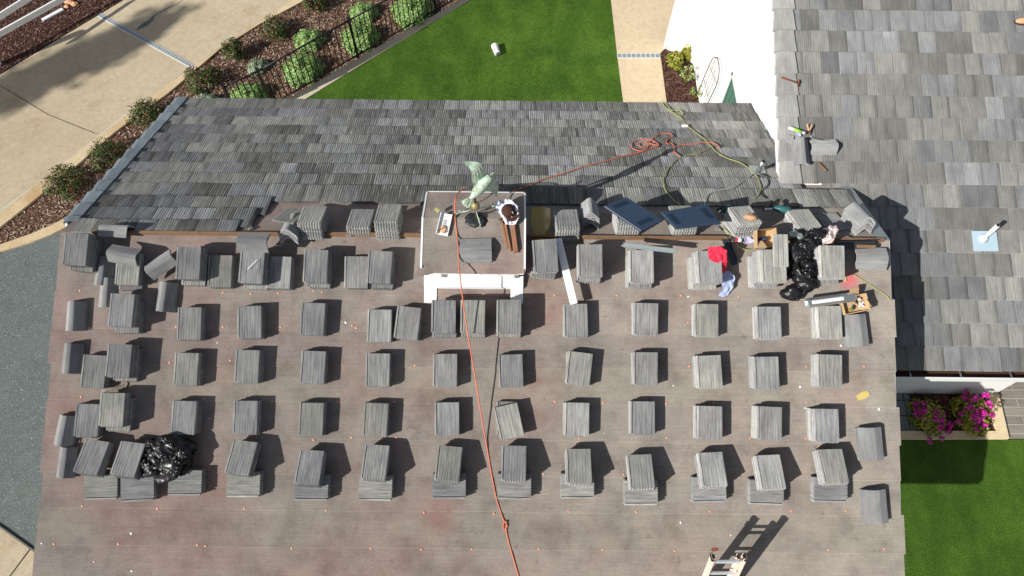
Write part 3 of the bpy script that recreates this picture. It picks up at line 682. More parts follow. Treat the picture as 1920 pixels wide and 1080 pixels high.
row([(226,581,10,-2,L_(4,.08,dang=2)),(354,607,6,0),(467,604,6,2),(586,598,6,-1.5),(711,610,6,0),(764,606,6,-4.5),(831,593,11,0,L_(5,.06)),(886,593,11,0,L_(5,.05)),(954,593,11,0,L_(5,.05)),(1080,601,6,1),(1211,598,6,-1,dict(swirl=.4)),(1325,600,6,0),(1442,605,6,0),(1556,604,6,0,dict(fan=.004))],'second row below the ridge')
row([(175,696,5,-2),(222,677,9,-1,L_(3,.05)),(348,692,6,0),(463,687,6,0),(586,688,6,-2),(707,694,6,0),(834,694,6,0),(958,695,6,1.5),(1086,691,6,-7,dict(low=2,lowd=0,dang=7)),(1211,691,6,.5),(1331,697,6,2.5,dict(fan=.003)),(1438,699,6,.5,dict(fan=.004)),(1557,695,6,-1,dict(fan=.004))],'third row below the ridge')
row([(162,788,5,-1),(208,769,9,0,L_(3,.07)),(344,783,6,0),(460,783,6,0),(583,786,6,-1.5),(704,787,6,-1.5),(838,786,6,.5),(954,790,6,14,dict(low=3,lowd=-.03,dang=-14)),(1082,787,6,0,dict(fan=.003)),(1206,784,6,.5),(1332,793,6,-1.5,dict(fan=.004)),(1443,794,6,-2,dict(fan=.005)),(1550,798,6,0,dict(fan=.005))],'fourth row below the ridge')
D=[(171,856,-7,188,914,3),(238,861,-7,257,917,3),None,(452,857,-6,456,909,0),(580,876,-3.5,584,915,0),(703,866,-3,704,915,0),(841,867,-3.5,841,912,0),(963,867,0,964,912,0),(1085,873,1,1083,911,0),(1202,884,2.5,1202,924,0),(1336,880,3,1330,919,0),(1445,884,3,1438,923,0),(1562,873,3,1558,919,0)]
for i,d in enumerate([x for x in D if x]):
    px,py,a,bx,by,ba=d
    stack(px,py,6,a,f'{NUM[i]} propped stack from left, lowest row',tilt=-19,base=.10,keep=3,group='flat tiles in the propped stacks of the lowest row')
    stack(bx,by,5,90+ba,f'{NUM[i]} crosswise stack from left, lowest row',keep=1,group='crosswise tile stacks under the lowest row')
stack(346,905,5,91,'crosswise stack beneath the black bag, lowest row',keep=2,group='crosswise tile stacks under the lowest row')
# north side of the ridge: tiles lie with the slope, scalloped ends towards the ridge
row([(585,402,9,0),(676,407,6,0),(727,398,10,0),(1063,408,8,3),(1175,399,8,4),(1281,401,8,3),(1397,402,9,8,L_(4,.03,fan=.008)),(1508,408,5,6,dict(fan=.006))],'behind the ridge',pl='N',keep=3,group='flat tiles stacked behind the ridge')
for a in ((1562,415,1,10),): stack(a[0],a[1],1,a[3],'single flat tile lying left of the ridge-tile pile behind the ridge','N',keep=1)
stack(545,402,1,-14,'flat tile laid slantwise over ridge tiles, left of the cupola','N',base=.2,tilt=-8,keep=1,group='flat tiles stacked behind the ridge')
for o in C.objects:
    l=o.get('label','')
    if 'single flat tile' in l: o['label']='single flat tile lying left of the zigzag pile of angled tiles'
    if 'slantwise' in l: o['label']='flat tile laid slantwise over nested angled tiles behind the ridge'
# angled ridge tiles
caps(545,420,6,0,'pile under the slanting flat tile behind the ridge','N',pitch=.026)
caps(1107,390,6,-2,'pile beside the left blue panel behind the ridge','N',pitch=.032)
caps(1614,398,7,10,'zigzag pile at right end of the ridge','N',pitch=.03)
caps(215,428,1,87,'lying on the laid tiles at far left','N',h=.04)
caps(230,478,1,80,'lying across the second flat stack from left',h=.2)
caps(300,495,1,-55,'lying diagonally at upper left of the felt',h=.09)
caps(192,507,2,-4,'pair leaning at upper left beside the second flat stack')
caps(199,548,1,0,'lying below the leaning pair at upper left')
caps(473,453,2,88,'pair laid across the fifth flat stack from left',h=.35)
caps(308,556,3,-4,'dark-sided pile between the first two rows at left',pitch=.03)
caps(137,592,3,0,'pile at left edge of the second row',pitch=.03)
caps(130,672,3,0,'pile at left edge of the third row',pitch=.03)
caps(118,808,3,-8,'pile at left edge of the fourth row',pitch=.03)
caps(121,867,2,-2,'pile at left edge of the lowest row',pitch=.03)
caps(1608,620,4,5,'broad pile at right edge of the second row',big=True,pitch=.028)
caps(1637,833,4,3,'pile at right edge of the fourth row',big=True,pitch=.028)
caps(1645,951,4,3,'pile at lower right corner of the felt',big=True,pitch=.028)
caps(1635,484,1,89,'lying at right end of the row just below the ridge',big=True,h=.05)
caps(890,468,2,92,'pair lying on the cupola felt',pl='C',big=True,pitch=.03)
caps(1545,274,1,92,'lying sideways on the right roof by the rake','R',h=.05)
caps(1504,283,3,3,'pile standing on the right roof beside the rake','R',h=.05,pitch=.03)
if rest.v: rest.build('concrete_tiles_beneath',M['stacktile'],kind='stuff',label='lower grey concrete tiles inside the stacks on the felt roof',cat='roof tiles')
print('individual tiles',len(ind))
#@@THINGS

# ------------------------------------------------------------------ helpers for the loose things
def atz(px,py,z):
    r=ray(px,py); return CAM+r*((z-CAM.z)/r.z)
def proj(p):
    d=V(p)-CAM; D=d.dot(FWD); return 960+F*d.dot(RGT)/D,540-F*d.dot(UPV)/D
def solid(name,q,mat,parent=None,mw=None,thick=.004,sub=0,**k):
    o=q.build(name,M[mat] if isinstance(mat,str) else mat,parent,mw,**k); return o
def cloth(rows,mat,name,seed=0,nu=14,nv=22,amp=.012,freq=9,pl='S',fold=.0,parent=None,**k):
    """rows: list of (left point, right point), each (px,py,h) on the plane; crumpled sheet between them"""
    A=smooth_path([at(x,y,pl,h) for (x,y,h),_ in rows],max(2,nv//(len(rows)-1))); B=smooth_path([at(x,y,pl,h) for _,(x,y,h) in rows],max(2,nv//(len(rows)-1)))
    nrm=PL[pl][0]; vs=[];fs=[]
    for i in range(len(A)):
        for j in range(nu+1):
            p=A[i].lerp(B[i],j/nu); pw=p+V((noise.noise(p*7),noise.noise(p*7+V((9,0,0))),0))*.06; r1=abs(noise.noise(V((pw.x*freq*2.2,pw.y*freq*.9,pw.z*freq))+V((seed,0,0))))*1.5; r2=noise.noise(p*freq*3+V((0,seed,0)))
            p=p+nrm*(amp*(1.6*r1+.6*r2)+fold*math.sin(j/nu*9+i*.2)); 
            e=noise.noise(V((i*.35,seed,0)))*.012; p=p+(B[i]-A[i]).normalized()*(e if j in(0,nu) else 0); vs.append(p)
    n=nu+1
    for i in range(len(A)-1):
        for j in range(nu): fs.append((i*n+j,i*n+j+1,(i+1)*n+j+1,(i+1)*n+j))
    m_=len(vs); vs+= [p-nrm*.006 for p in vs]; fs+=[tuple(a+m_ for a in f[::-1]) for f in fs]
    q=MB(); q.mesh(vs,fs,sm=True); return q.build(name,M[mat],parent,None,**k)
def crumple(blobs,amp,freq,seed,vox=.014,sharp=True):
    q=MB()
    for c,r_ in blobs:
        vs,fs=blob(r_,3,.25,1.7,seed+c[0]); q.mesh([V(v)+V(c) for v in vs],fs)
    me=bpy.data.meshes.new('tmp'); me.from_pydata([tuple(v) for v in q.v],[],q.f); o=bpy.data.objects.new('tmp',me); C.objects.link(o)
    md=o.modifiers.new('r','REMESH'); md.mode='VOXEL'; md.voxel_size=vox
    dg=bpy.context.evaluated_depsgraph_get(); me2=bpy.data.meshes.new_from_object(o.evaluated_get(dg)); bpy.data.objects.remove(o)
    for v in me2.vertices:
        p=v.co*freq+V((seed,seed*2,0)); 
        p+=V((noise.noise(p*.7),noise.noise(p*.7+V((5,5,5))),0))*.8; a=1-abs(noise.noise(p))*3.2; b=1-abs(noise.noise(V((p.x*1.5,p.y*2.4,p.z*1.5))+V((3,1,7))))*3
        v.co+=v.normal*amp*(a*.75+b*.35-.3)
    vs=[v.co.copy() for v in me2.vertices]; fs=[tuple(p.vertices) for p in me2.polygons]; r_=MB(); r_.mesh(vs,fs,sm=True); return r_
def text_mesh(txt,size,depth):
    cu=bpy.data.curves.new('t','FONT'); cu.body=txt; cu.size=size; cu.extrude=depth; cu.align_x='CENTER'; cu.align_y='CENTER'
    o=bpy.data.objects.new('t',cu); C.objects.link(o); dg=bpy.context.evaluated_depsgraph_get(); me=bpy.data.meshes.new_from_object(o.evaluated_get(dg)); bpy.data.objects.remove(o)
    q=MB(); q.mesh([v.co.copy() for v in me.vertices],[tuple(p.vertices) for p in me.polygons]); return q
def lathe(q,prof,seg=20,mat=None,c=(1,1,1)):
    vs=[];fs=[]
    for r_,z in prof:
        for j in range(seg): vs.append((r_*math.cos(2*math.pi*j/seg),r_*math.sin(2*math.pi*j/seg),z))
    for i in range(len(prof)-1):
        for j in range(seg): fs.append((i*seg+j,i*seg+(j+1)%seg,(i+1)*seg+(j+1)%seg,(i+1)*seg+j))
    fs.append(tuple(range(seg))[::-1]); fs.append(tuple(range((len(prof)-1)*seg,len(prof)*seg))); q.mesh(vs,fs,c,True,mat)
def cord(name,pts,r_,mat,label,cat,pl='N',h=.07,n=8,group=None):
    P=[]
    for p in pts: P.append(at(p[0],p[1],p[2] if len(p)>2 and isinstance(p[2],str) else pl,p[3] if len(p)>3 else h))
    q=MB(); q.tube(smooth_path(P,n),r_,7); return q.build(name,M[mat],label=label,cat=cat,group=group)
# ------------------------------------------------------------------ weathervane on the cupola
ax=V((-.492,0,.45)); ev=thing('weathervane',Matrix.Translation(ax),'verdigris copper eagle weathervane with raised wings on the cupola','weathervane'); EI=Matrix.Translation(-ax)
q=MB(); q.tube([ax-V((0,0,.03)),ax+V((0,0,.62))],.012,8); q.build('pole',M['rust'],ev,EI)
q=MB(); lathe(q,[(.001,-.06),(.03,-.052),(.052,-.03),(.06,0),(.052,.03),(.03,.052),(.001,.06)],18,Matrix.Translation(ax+V((0,.0,.30)))); q.build('globe',M['brass'],ev,EI)
q=MB()
T_=atz(884,371,.98); H_=atz(917,333,1.12); mid=(T_+H_)/2; dirv=(H_-T_).normalized()
body=[T_-dirv*.02,T_+dirv*.05,T_.lerp(H_,.3),T_.lerp(H_,.55),T_.lerp(H_,.78),H_,H_+dirv*.04,H_+dirv*.10]
q.tube(smooth_path(body,4),[(.02+.055*math.sin(min(1,t/26)*math.pi*.9)) if t<22 else max(.004,.045-.006*(t-22)) for t in range(29)],12)
q.build('body',M['patina'],ev,EI)
q=MB(); q.tube([H_+dirv*.07,atz(925,322,1.16)+V((0,0,0)),atz(927,322,1.13)],[.02,.014,.003],8); q.build('beak',M['darkmetal'],ev,EI)
q=MB(); sd=dirv.cross(V((0,0,1))).normalized()
for i in range(-3,4):
    d2=(-dirv+sd*i*.14).normalized(); a=T_; b_=T_+d2*.13; w_=sd*.016; q.mesh([a-w_,a+w_,b_+w_*1.3,b_-w_*1.3,a-w_+V((0,0,.008)),a+w_+V((0,0,.008)),b_+w_*1.3+V((0,0,.008)),b_-w_*1.3+V((0,0,.008))],[(3,2,1,0),(4,5,6,7),(0,1,5,4),(1,2,6,5),(2,3,7,6),(3,0,4,7)])
q.build('tail',M['patina'],ev,EI)
def wing(name,lead,trail):
    A=smooth_path([atz(*p) for p in lead],5); B=smooth_path([atz(*p) for p in trail],5); q=MB(); vs=[];fs=[]; n=9
    for i in range(len(A)):
        nn=(A[min(i+1,len(A)-1)]-A[max(0,i-1)]).cross(B[i]-A[i]); nn=nn.normalized() if nn.length>1e-6 else V((0,0,1))
        for j in range(n+1):
            t=j/n; p=A[i].lerp(B[i],t); sc2=.012*math.sin(t*math.pi)+.004*(j%2)
            vs.append(p+nn*sc2)
        for j in range(n+1):
            t=j/n; vs.append(A[i].lerp(B[i],t)-nn*.008)
    m_=2*(n+1)
    for i in range(len(A)-1):
        for j in range(n):
            a=i*m_+j; fs.append((a,a+1,a+m_+1,a+m_)); a+=n+1; fs.append((a+1,a,a+m_,a+m_+1))
        for a,b_ in ((i*m_,i*m_+n+1),(i*m_+n,i*m_+2*n+1)): fs.append((a,b_,b_+m_,a+m_))
    for e in (0,len(A)-1): fs.append(tuple([e*m_+j for j in range(n+1)]+[e*m_+n+1+j for j in range(n,-1,-1)]))
    q.mesh(vs,fs,sm=False); return q.build(name,M['patina'],ev,EI)
wing('wing',[(907,334,1.1),(908,318,1.30),(903,307,1.44),(886,303,1.49),(869,304,1.5)],[(889,350,1.04),(886,336,1.2),(884,322,1.34),(878,313,1.42),(869,306,1.49)])
wing('wing',[(915,338,1.08),(926,335,1.06),(933,341,.96),(934,352,.78),(931,367,.58)],[(897,361,1.0),(910,359,.95),(919,358,.86),(925,362,.72),(930,368,.57)])
q=MB(); zc=ax+V((0,0,.22))
for a in (15,105,195,285):
    d=V((math.cos(R(a)),math.sin(R(a)),0)); q=MB(); q.tube([zc,zc+d*.2],.007,6); arm=q.build('direction_arm',M['patina'],ev,EI)
    ch={15:'S',105:'E',195:'N',285:'W'}[a]; q=text_mesh(ch,.11,.006); Mx=Matrix((d,V((0,0,1)),d.cross(V((0,0,1))))).transposed().to_4x4(); Mx.translation=zc+d*.23
    q.build('letter',M['patina'],arm,Mx)
vs,fs=blob((.13,.09,.02),3,.7,3.5,3,True); q=MB(); q.mesh(vs,fs,sm=True); Mx=frame(V((-.492,-.03,.452)),'C'); q.build('tar_patch',M['tar'],None,Mx,label='black tar smeared round the foot of the eagle weathervane',cat='tar patch')
# ------------------------------------------------------------------ things on the cupola
for i,(a,b_) in enumerate((((965,377),(970,474)),((939,407),(951,466)),((947,420),(957,471)),((957,405),(965,475)),((961,405),(969,470)))):
    Mx,L=bar_frame(a,b_,'C',.012+.002*i+(.02 if i==4 else 0)); q=MB(); q.box(L,.03,.02,bev=.003); q.build('wooden_batten',M['redwood'],None,Mx,label=['longest reddish wooden batten, rightmost on the cupola felt','short reddish batten leftmost under the white shirt','second reddish batten from left under the white shirt','third reddish batten from left under the white shirt','reddish batten lying on top next to the longest batten'][i],cat='wooden batten',group='reddish battens on the cupola')
cloth([((929,378,.05),(955,374,.09)),((930,390,.08),(968,385,.10)),((937,402,.09),(973,400,.09)),((944,412,.07),(972,412,.07)),((948,421,.04),(965,423,.04))],'whitecloth','white_shirt',3,amp=.028,pl='C',label='crumpled white shirt lying over the wooden battens on the cupola',cat='shirt')
hat=thing('baseball_cap',fpx(953,394,'C',.10,-35,.04),'dark brown baseball cap resting on the white shirt','cap')
q=MB(); lathe(q,[(.001,.085),(.04,.08),(.07,.06),(.088,.03),(.092,0)][::-1],24); o=q.build('crown',M['brown'],hat)
q=MB(); vs=[];fs=[]
for i in range(13):
    a=R(-75+150*i/12)
    for r_,z in ((.085,.006),(.085+.075*math.cos(a)**.7,-.004)): vs.append((r_*math.cos(a),r_*math.sin(a),z)); vs.append((r_*math.cos(a),r_*math.sin(a),z-.004))
for i in range(12):
    a=i*4; fs+=[(a,a+2,a+6,a+4),(a+1,a+5,a+7,a+3),(a+2,a+3,a+7,a+6)]
q.mesh(vs,fs); q.build('brim',M['brown'],hat)
q=MB(); q.tube(smooth_path([(.060,.012,.072),(.066,-.004,.068),(.072,.008,.060),(.08,-.004,.045)],4),.0035,5); q.build('emblem',M['whitecloth'],hat)
Mx,L=bar_frame((838,401),(829,441),'C',.004); tr=thing('tool_tray',Mx,'white metal tray with a small tan pouch on the cupola felt','tray')
q=MB(); w_=.15; q.box(L,w_,.004); q.box(L,.008,.045,(0,w_/2,0)); q.box(L,.008,.045,(0,-w_/2,0)); q.build('tray_body',M['trim'],tr)
q=MB(); q.box(.09,.07,.02,(.07,0,.006),bev=.008); q.build('pouch',M['glove'],tr)
for i in range(4):
    q=MB(); q.tube([(-.06+.022*i,-.02,.008),(-.05+.022*i,.03,.008)],.004,5); q.build('mark',M['fence'],tr)
q=MB(); q.tube(smooth_path([(.10,-.05,.01),(.06,-.01,.03),(.03,.04,.02),(.09,.06,.02),(.12,.0,.02)]),.005,6); q.build('strap',M['toolblack'],tr)
q=MB(); q.box(.07,.05,.012,bev=.004); q.build('yellow_packet',M['yhose'],None,fpx(820,394,'C',0,-35),label='small yellow packet above the white tray on the cupola',cat='packet')
# ------------------------------------------------------------------ sheets, strips and panels near the ridge
q=MB(); vs=[];fs=[]; A=at(1014,392,'N',.02); Bv=at(1014,456,'S',.03); 
for i in range(9):
    for j in range(13):
        t=i/8; u=j/12; p=A.lerp(Bv,t); vs.append(p+V((-.14+.28*u,0,.05*math.sin(math.pi*u)+.01)))
for i in range(8):
    for j in range(12): fs.append((i*13+j,(i+1)*13+j,(i+1)*13+j+1,i*13+j+1))
q.mesh(vs,fs,sm=True); m_=len(vs); q.mesh([v-V((0,0,.004)) for v in vs],[f[::-1] for f in fs],sm=True)
ys=q.build('amber_sheet',M['yellow'],label='curved amber plastic sheet lying over the ridge right of the cupola',cat='plastic sheet')
q=MB(); a=A.lerp(Bv,.35)+V((.03,0,.075)); q.face([a,a+V((.10,0.02,-.01)),a+V((.11,-.30,-.015)),a+V((.06,-.32,0))][::-1]); q.build('folded_corner',M['yellowpale'],ys)
Mx,L=bar_frame((1046,448),(1076,570),'S',.205); q=MB(); q.box(L,.10,.028,bev=.003); q.build('white_board',M['trim'],None,Mx,label='long white board propped between tile stacks right of the cupola',cat='board')
def panel(corners,z,label,recs):
    P=[atz(x,y,z) for x,y in corners]; t=thing('storage_lid',Matrix.Translation(P[0]),label,'plastic panel','navy panels on the tile stacks'); q=MB()
    ctr=sum(P,V())/4; 
    lo=[p-P[0] for p in P]; c0=ctr-P[0]; inn=[c0+(p-c0)*.95 for p in lo]
    vs=[p+V((0,0,-.03)) for p in lo]+[p+V((0,0,-.008)) for p in lo]+[p for p in inn]
    fs=[(0,1,2,3)]+[(a,(a+1)%4,4+(a+1)%4,4+a)[::-1] for a in range(4)]+[(4+a,4+(a+1)%4,8+(a+1)%4,8+a)[::-1] for a in range(4)]+[(8,9,10,11)[::-1]]
    q.mesh(vs,fs); q.build('panel_face',M['navy'],t)
    U=lo[1]-lo[0]; W_=lo[3]-lo[0]
    for (u0,u1,v0,v1) in recs:
        q=MB(); q.face([U*u0+W_*v0+V((0,0,.003)),U*u0+W_*v1+V((0,0,.003)),U*u1+W_*v1+V((0,0,.003)),U*u1+W_*v0+V((0,0,.003))]); q.build('recess',M['navydark'],t)
panel([(1132,386),(1202,433),(1244,412),(1175,369)],.29,'navy plastic panel with two recessed handles, left of the pair behind the ridge',[(.08,.2,.2,.8),(.74,.86,.2,.8)])
panel([(1238,397),(1267,428),(1352,418),(1327,382)],.29,'navy plastic panel, right of the pair behind the ridge',[(.2,.8,.08,.18),(.2,.8,.76,.88)])
Mx,L=bar_frame((1164,459),(1269,471),'S',.36); q=MB(); q.prism([(-L/2,-.012),(-L/2+.05,-.03),(L/2-.04,-.035),(L/2,-.02),(L/2-.03,.02),(-L/2+.06,.03)],0,.012)
q.box(L*.94,.006,.035,(0,.022,.008)); q.build('metal_flashing',M['palemetal'],None,Mx,label='bent silver metal flashing lying on a stack just below the ridge',cat='metal flashing')
Mx,L=bar_frame((1357,444),(1379,496),'S',.03); q=MB(); q.box(L,.085,.006); q.box(L,.008,.03,(0,.042,0)); q.build('metal_strip',M['darkmetal'],None,Mx,label='dark metal strip leaning across the ridge beside the red cloth',cat='metal strip')
Mx,L=bar_frame((1566,461),(1641,459),'S',.10); q=MB(); q.box(L,.10,.006); q.box(L,.006,.05,(0,.05,0)); q.build('metal_strip',M['darkmetal'],None,Mx,label='dark metal angle lying along the ridge at its right end',cat='metal strip')
Mx,L=bar_frame((1606,462),(1641,463),'S',.12); q=MB(); q.box(L,.045,.03,bev=.004); q.build('wood_offcut',M['wood'],None,Mx,label='pale wood offcut on the dark metal angle at the ridge end',cat='wood offcut')
# red and pale cloths
cloth([((1326,464,.36),(1348,462,.40)),((1328,476,.37),(1361,470,.37)),((1332,488,.36),(1362,484,.33)),((1350,496,.30),(1362,496,.26)),((1354,512,.16),(1360,512,.16))],'red','red_cloth',5,amp=.03,label='bright red cloth draped over the corner of a tall tile stack',cat='cloth')
cloth([((1353,508,.16),(1366,508,.14)),((1352,526,.13),(1376,517,.12)),((1354,538,.10),(1376,530,.09)),((1350,548,.06),(1370,545,.05)),((1347,555,.02),(1360,558,.02))],'bluecloth','pale_cloth',8,amp=.02,label='pale blue and white cloth hanging below the red cloth',cat='cloth')
# paper bag, can, rags, rolls
q=MB(); pb=thing('paper_bag',frame(at(1428,450,'S',.06),'S',12),'open brown paper bag lying on the ridge with a can inside','paper bag')
prof=[(-.13,-.10),(.14,-.12),(.16,.11),(-.10,.13)]
vs=[(x,y,0) for x,y in prof]+[(x*1.02,y*1.02,.14+.02*i) for i,(x,y) in enumerate(prof)]
fs=[(3,2,1,0)]+[(a,(a+1)%4,4+(a+1)%4,4+a) for a in range(4)]; q.mesh(vs,fs); q.mesh([V(v)*.97+V((0,0,.004)) for v in vs],[f[::-1] for f in fs]); q.build('bag_wall',M['paper'],pb)
q=MB(); q.face([(-.14,-.11,.16),(-.02,-.13,.19),(-.03,-.02,.10),(-.12,-.01,.10)]); q.build('torn_flap',M['paper'],pb)
q=MB(); lathe(q,[(.03,0),(.033,.01),(.033,.10),(.026,.115),(.001,.118)],14,Matrix.Translation((-.05,.0,.02))@Matrix.Rotation(R(70),4,'Y')); q.build('can',M['navy'],pb)
def cyl_px(name,a,b_,r_,pl,h,mat,label,cat,bands=()):
    Mx,L=bar_frame(a,b_,pl,h+r_); t=thing(name,Mx,label,cat); Rm=Matrix.Rotation(R(90),4,'Y')
    q=MB(); lathe(q,[(r_*.6,-L/2),(r_,-L/2+.008),(r_,L/2-.012),(r_*.5,L/2)],16,Rm); q.build('tube_body',M[mat],t)
    for (f0,f1,m2,nm) in bands:
        q=MB(); lathe(q,[(r_*1.03,-L/2+L*f0),(r_*1.03,-L/2+L*f1)],16,Rm); q.build(nm,M[m2],t)
    return t
cyl_px('spray_can',(1370,447),(1394,451),.03,'S',.04,'toolblack','black spray can with red and white bands by the paper bag','spray can',[(.35,.55,'red','label_band'),(.55,.85,'plasticwhite','label_band')])
cloth([((1393,445,.07),(1402,441,.07)),((1396,454,.08),(1412,450,.08)),((1406,457,.05),(1420,452,.05))],'lav','lavender_rag',2,nu=8,nv=10,amp=.025,label='small lavender and white rag between spray can and paper bag',cat='rag')
vs,fs=blob((.085,.055,.04),3,.35,2.2,4); q=MB(); q.mesh(vs,fs,sm=True); q.build('bread_roll',M['bread'],None,fpx(1408,407,'N',.33,-10),label='toasted looking bread roll on a tile stack behind the ridge',cat='bread roll')
t=thing('ribbed_tile',fpx(1465,469,'S',.37,0,.04),'pale ribbed tile bundle lying on top of a tall stack','ribbed tile')
for i in range(3):
    q=MB(); q.box(.062,.43,.035,(-.066+.066*i,0,0),bev=.006,c=(.33,.33,.31)); q.build('rib',M['smoothtile'],t)
# clear sheath, carton
Mx,L=bar_frame((1509,569),(1606,556),'S',.20); t=thing('light_fixture',Mx,'long glossy silver tube fixture lying beside the open carton','light fixture'); q=MB()
q.box(L,.13,.035,bev=.03); q.build('housing',M['metal'],t); q=MB(); q.box(L*.62,.05,.02,(-.05,0,.03),bev=.012); q.build('diffuser',M['plasticwhite'],t)
Mx=fpx(1604,570,'S',.12,12,.08); t=thing('carton',Mx,'torn open brown carton with scraps beside the silver tube','carton')
for i,(sx,sy,o_) in enumerate(((.34,.01,(0,.11,0)),(.34,.01,(0,-.11,0)),(.01,.22,(.17,0,0)),(.01,.22,(-.17,0,0)))):
    q=MB(); q.box(sx,sy,.09,o_); q.build('side',M['paper'],t)
q=MB(); q.box(.34,.22,.006); q.build('bottom',M['paper'],t)
for i,(p_,s_) in enumerate((((.02,.17,.09),(.15,.09)),((-.12,.12,.08),(.14,.07)),((.12,-.04,.06),(.14,.13)))):
    q=MB(); q.box(s_[0],s_[1],.004,(0,0,0)); q.build('flap',M['paper'],t,Matrix.Translation(p_)@Euler((R(20),R(15-20*i),R(10*i))).to_matrix().to_4x4())
for i in range(7):
    r_=random.Random(i+4); vs,fs=blob((.03,.022,.02),2,.5,2,i); q=MB(); q.mesh(vs,fs,sm=True); q.build('scrap',M[['yellow','toolblack','plasticwhite','glass','bread','toolblack','glove'][i]],t,Matrix.Translation((r_.uniform(-.13,.13),r_.uniform(-.08,.08),.05)))
q=MB(); q.box(.10,.018,.006,(0,0,.0)); q.box(.018,.08,.006,(0,0,.0061)); q.build('tape_cross',M['plasticwhite'],t,Matrix.Translation((.06,-.02,.10))@Matrix.Rotation(R(35),4,'Z'))
# bags
def bag(name,blobs,amp,freq,seed,mat,label,cat,vox=.011):
    q=crumple([(at(x,y,'S',h),r_) for x,y,h,r_ in blobs],amp,freq,seed,vox); return q.build(name,M[mat],label=label,cat=cat)
bag('rubbish_bag',[(313,838,.2,(.26,.14,.16)),(290,866,.16,(.16,.2,.14)),(330,868,.16,(.19,.18,.15)),(312,885,.12,(.17,.13,.12)),(348,845,.17,(.12,.12,.12))],.06,3.2,3,'bag','crumpled shiny black rubbish bag among the stacks at lower left','rubbish bag')
bag('rubbish_bag',[(1528,440,.27,(.13,.06,.07)),(1513,458,.25,(.13,.10,.09)),(1497,478,.22,(.13,.14,.12)),(1487,470,.22,(.1,.1,.1)),(1504,512,.18,(.17,.15,.14)),(1512,530,.14,(.13,.12,.12)),(1487,548,.10,(.14,.10,.10))],.055,3.4,9,'bag','long crumpled black rubbish bag between two tall stacks near the ridge','rubbish bag')
bag('plastic_bag',[(1553,442,.2,(.09,.11,.08)),(1560,432,.2,(.08,.06,.07)),(1545,452,.18,(.08,.06,.05))],.03,10,5,'clearbag','pale pinkish plastic bag beside the black bag on the ridge','plastic bag')
bag('plastic_bag',[(1488,440,.15,(.07,.06,.05)),(1497,444,.15,(.06,.05,.05))],.02,10,6,'palemetal','small grey crumpled bag at the top of the black bag','plastic bag')
# power tools
t=thing('circular_saw',fpx(1365,391,'N',.06,10,.05),'teal circular saw lying between the right navy panel and a tile stack','circular saw')
q=MB(); q.tube(smooth_path([(-.16,0,.03),(-.08,.02,.07),(0,.02,.07)]),[.02]*17,10); q.build('handle',M['toolblack'],t)
q=MB(); q.tube([(-.10,.02,.04),(-.02,.02,.05),(.04,.02,.05)],[.03,.045,.04],12); q.build('motor_housing',M['teal'],t)
q=MB(); q.tube([(.06,-.01,.05),(.06,.005,.05)],.09,28); q.build('saw_blade',M['steel'],t,Matrix.Rotation(R(70),4,'X'))
q=MB(); q.box(.26,.12,.005,(.0,-.02,.0)); q.build('base_plate',M['steel'],t)
t=thing('nail_gun',fpx(1456,388,'N',.08,-38,.05),'teal nail gun with black magazine lying behind the ridge','nail gun')
q=MB(); q.tube([(-.02,-.05,.05),(.05,-.02,.05),(.16,.02,.05),(.2,.03,.05)],[.03,.05,.05,.03],14); q.build('motor_housing',M['teal'],t)
q=MB(); q.box(.05,.30,.035,(-.12,.0,.01),bev=.006); q.build('magazine',M['toolblack'],t)
q=MB(); q.tube(smooth_path([(-.05,.13,.05),(-.02,.06,.06),(.0,-.02,.05)]),.022,10); q.build('grip',M['toolblack'],t)
q=MB(); q.tube([(-.12,-.15,.03),(-.02,-.06,.04)],.018,8); q.build('nose',M['steel'],t)
# cords and hoses
ec=cord('extension_cord',[(880,352,'N',.07),(857,364,'C',.01),(853,400,'C',.01),(857,440,'C',.012),(859,462,'C',.11),(860,490,'C',.10),(863,522,'S',.62),(870,580,'S',.50),(881,650,'S',.37),(893,720,'S',.24),(905,795,'S',.09),(913,838,'S',.015),(922,890,'S',.012),(931,935,'S',.012),(943,972,'S',.012),(951,985,'S',.02),(946,992,'S',.02),(943,984,'S',.03),(949,978,'S',.03),(950,1000,'S',.012),(962,1045,'S',.012),(977,1095,'S',.012)],.0085,'orange','orange extension cord running from the cupola down the stripped felt slope','extension cord')
o5=lambda L:[(1060+x/6.75,240+y/6.75) for x,y in L]
coil=[(950,362),(985,351),(1022,335)]+o5([(0,570),(220,495),(400,445),(560,405),(750,350),(860,325),(1000,290),(1100,250),(1180,220),(1130,170),(1050,145),(950,148),(850,180),(822,205),(850,255),(950,290),(1030,260),(1045,200),(1000,178),(925,200),(940,232),(1010,235),(1090,210),(1180,218),(1060,190),(1095,150),(1150,90),(1240,68),(1330,72),(1350,105),(1280,160),(1290,200),(1340,190),(1375,235)])
cord('extension_cord',coil,.0078,'orange','coiled orange extension cord stretched across the laid tiles behind the cupola','extension cord',n=6,h=.075)
cord('extension_cord',o5([(1440,355),(1385,310),(1375,280),(1400,240),(1480,212),(1640,200),(1750,182),(1880,190),(1960,260)]),.0078,'orange','short looping orange cord crossing the yellow hose near the white wall','extension cord',h=.078)
cord('air_hose',[(1240,189),(1246,199),(1258,209),(1275,219),(1283,231),(1300,245),(1322,262),(1331,272),(1345,286),(1365,297),(1390,306),(1410,321),(1422,336),(1426,352),(1422,366),(1412,371)],.0075,'yhose','yellow-green air hose running down from the eave to the nail gun','air hose')
cord('air_hose',[(1258,206),(1250,196),(1244,189)][::-1]+[(1268,206),(1277,208),(1281,214),(1274,219),(1266,216),(1268,208)],.008,'yhose','thin yellow hose loop at the eave by the garden path','air hose')
